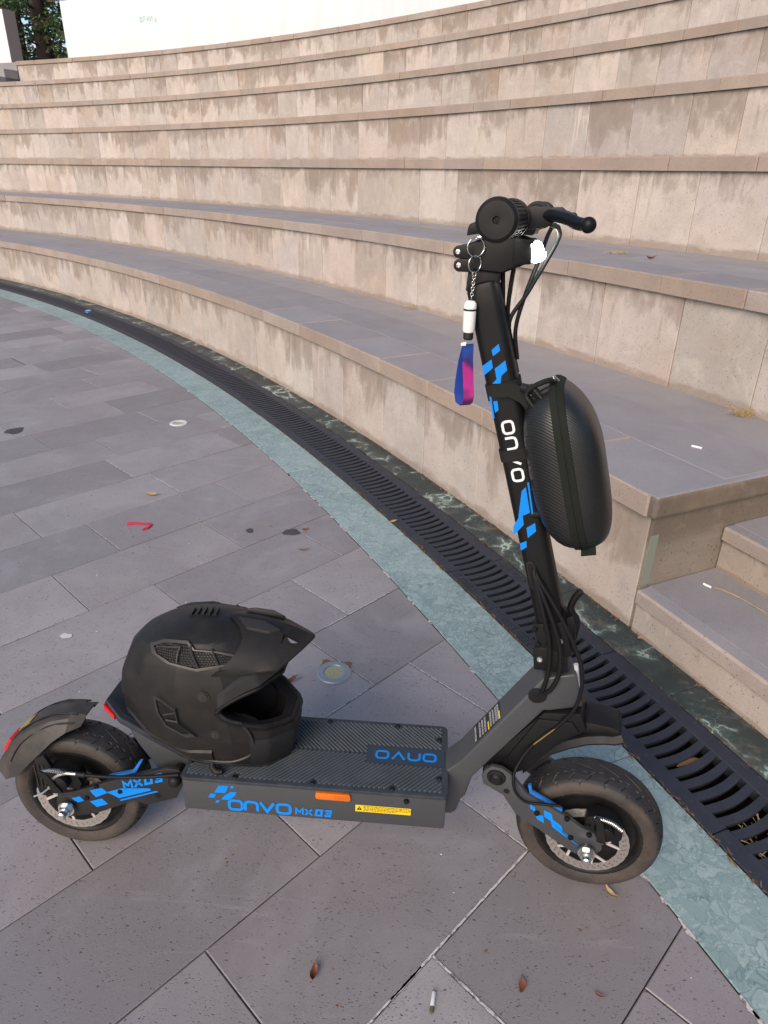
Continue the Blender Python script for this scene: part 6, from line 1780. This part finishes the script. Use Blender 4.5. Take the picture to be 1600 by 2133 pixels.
m = MB(); m.tube([(1.030, 1.822, 0.1575), (1.055, 1.800, 0.160), (1.090, 1.755, 0.158), (1.150, 1.640, 0.157)], 0.0011, 6)
m.tube([(1.030, 1.822, 0.1575), (1.060, 1.790, 0.1585), (1.100, 1.738, 0.158), (1.135, 1.640, 0.157)], 0.0009, 6)
tag(m.build('straw_stalk', 'straw', None, smooth=60), 'long dry straw stalk lying on the bottom aisle stair', 'straw')
m = MB(); q_ = random.Random(4)
for i in range(40):
    a = S0 - R(q_.uniform(0.02, 0.26)); r_ = q_.uniform(20.18, 20.30); p = Vector(pol(r_, a, -0.02 + q_.uniform(-0.01, 0.012)))
    an = q_.uniform(0, 3.14); m.tube([p, p + Vector((math.cos(an), math.sin(an), q_.uniform(-0.2, 0.3))) * q_.uniform(0.015, 0.05)], 0.0010, 4, False)
tag(m.build('grate_straw', 'straw', None, smooth=60), kind='stuff')
for (px_, r_, a_, s_) in ((0, 20.26, 23.36, 0.020), (1, 20.20, 23.33, 0.014)):
    p = pol(r_, R(a_), -0.006)
blob('dry_silt', *pol(20.24, R(23.335), 0)[:2], 0.009, 4.0, 'debris', 'pale silt and leaf bits in a drain slot right of the front wheel', 'silt', 12, R(23.335), -0.010)

# specks of grit and tiny scraps over the paving
m = MB(); q_ = random.Random(12)
for i in range(420):
    x, y = q_.uniform(-2.6, 0.7), q_.uniform(0.6, 4.5)
    if math.hypot(x - BC.x, y - BC.y) > 19.85: continue
    s_ = q_.uniform(0.0008, 0.0026); a = q_.uniform(0, 6.28)
    c_ = Vector((x, y, 0.0012)); d = Vector((math.cos(a), math.sin(a), 0)) * s_ * q_.uniform(1, 2.5); e = Vector((-math.sin(a), math.cos(a), 0)) * s_
    m.add([c_ - d, c_ + e, c_ + d, c_ - e, c_ + Vector((0, 0, s_))], [(0, 1, 4), (1, 2, 4), (2, 3, 4), (3, 0, 4)])
tag(m.build('grit', 'debris', None, smooth=0), kind='stuff')
m = MB()
for i in range(70):
    x, y = q_.uniform(-2.2, 0.6), q_.uniform(0.6, 4.0)
    if math.hypot(x - BC.x, y - BC.y) > 19.85: continue
    s_ = q_.uniform(0.001, 0.0028); c_ = Vector((x, y, 0.0013))
    m.add([c_ + Vector((s_ * math.cos(k * 1.57 + i), s_ * 0.7 * math.sin(k * 1.57 + i), 0)) for k in range(4)] + [c_ + Vector((0, 0, s_ * 0.5))], [(0, 1, 4), (1, 2, 4), (2, 3, 4), (3, 0, 4)])
tag(m.build('white_specks', 'paper', None, smooth=0), kind='stuff')

# ------------------------------------------------------------------ trees beyond the wall
def tree(x, y, h, label, seed, mats, lean=0.0, dens=1.0, tr=0.17, spread=2.4):
    q = random.Random(seed)
    t_ = empty('conifer_tree', label, 'tree', 'conifers beyond the white wall', (x, y, 3.1))
    m = MB()
    P = [Vector((lean * u * h * 0.2 + 0.10 * math.sin(u * 5 + seed), 0.08 * math.cos(u * 4 + seed), u * h)) for u in [i / 8 for i in range(9)]]
    m.tube(P, tr, 10, True, (1, 0.25))
    tips = []
    for i in range(int(46 * dens)):
        u = q.uniform(0.10, 0.98); b0 = P[int(u * 8)].lerp(P[min(8, int(u * 8) + 1)], u * 8 % 1)
        a = q.uniform(0, 6.28); l_ = spread * (1.05 - 0.75 * u) * q.uniform(0.6, 1.1)
        d = Vector((math.cos(a), math.sin(a), q.uniform(-0.25, 0.35)))
        e = b0 + d * l_ + Vector((0, 0, -0.18 * l_))
        m.tube([b0, b0 + d * l_ * 0.55 + Vector((0, 0, 0.04)), e], 0.030 * (1.1 - u * 0.7), 5, True, (1, 0.25))
        tips.append((b0, b0 + d * l_ * 0.55, e))
    m.build('trunk', 'bark', t_, smooth=60)
    crowns = [MB(), MB(), MB()]
    for (a0_, a1_, a2_) in tips:
        for k in range(int(34 * dens)):
            u = q.uniform(0.30, 1.05)
            c_ = a0_.lerp(a1_, u / 0.55) if u < 0.55 else a1_.lerp(a2_, (u - 0.55) / 0.45)
            c_ = c_ + Vector((q.gauss(0, 0.12), q.gauss(0, 0.12), q.gauss(-0.06, 0.09)))
            mb = crowns[0 if q.random() < 0.6 else (1 if q.random() < 0.7 else 2)]
            for n_ in range(7):
                d = Vector((q.gauss(0, 1), q.gauss(0, 1), q.gauss(-0.5, 0.6))).normalized() * q.uniform(0.07, 0.17)
                e = d.cross(Vector((q.gauss(0, 1), q.gauss(0, 1), q.gauss(0, 1)))).normalized() * q.uniform(0.018, 0.040)
                o2 = c_ + Vector((q.gauss(0, 0.05), q.gauss(0, 0.05), q.gauss(0, 0.05)))
                mb.add([o2, o2 + d * 0.5 + e, o2 + d, o2 + d * 0.5 - e], [(0, 1, 2, 3)])
    for mb, mm in zip(crowns, mats):
        if mb.v: mb.build('crown', mm, t_, smooth=0, fixn=False)
    return t_
tree(-10.3, 24.0, 9.5, 'tall dark conifer with two stems in the gap between the white walls', 1, ('needle', 'needle2', 'needle3'), 0.1, 1.0, 0.26, 2.6)
tree(-9.35, 24.6, 8.5, 'dark straight-stemmed conifer close beside the long white wall', 2, ('needle', 'needle3', 'needle2'), -0.1, 1.0, 0.20, 2.3)
tree(-11.8, 26.5, 7.5, 'lighter green conifer just right of the left white wall', 3, ('needle2', 'needle', 'needle3'), 0.0, 0.9, 0.12, 2.0)
tree(-12.9, 24.8, 8.5, 'dark conifer rising behind the left white wall', 4, ('needle', 'needle2', 'needle3'), 0.0, 0.8, 0.16, 2.4)
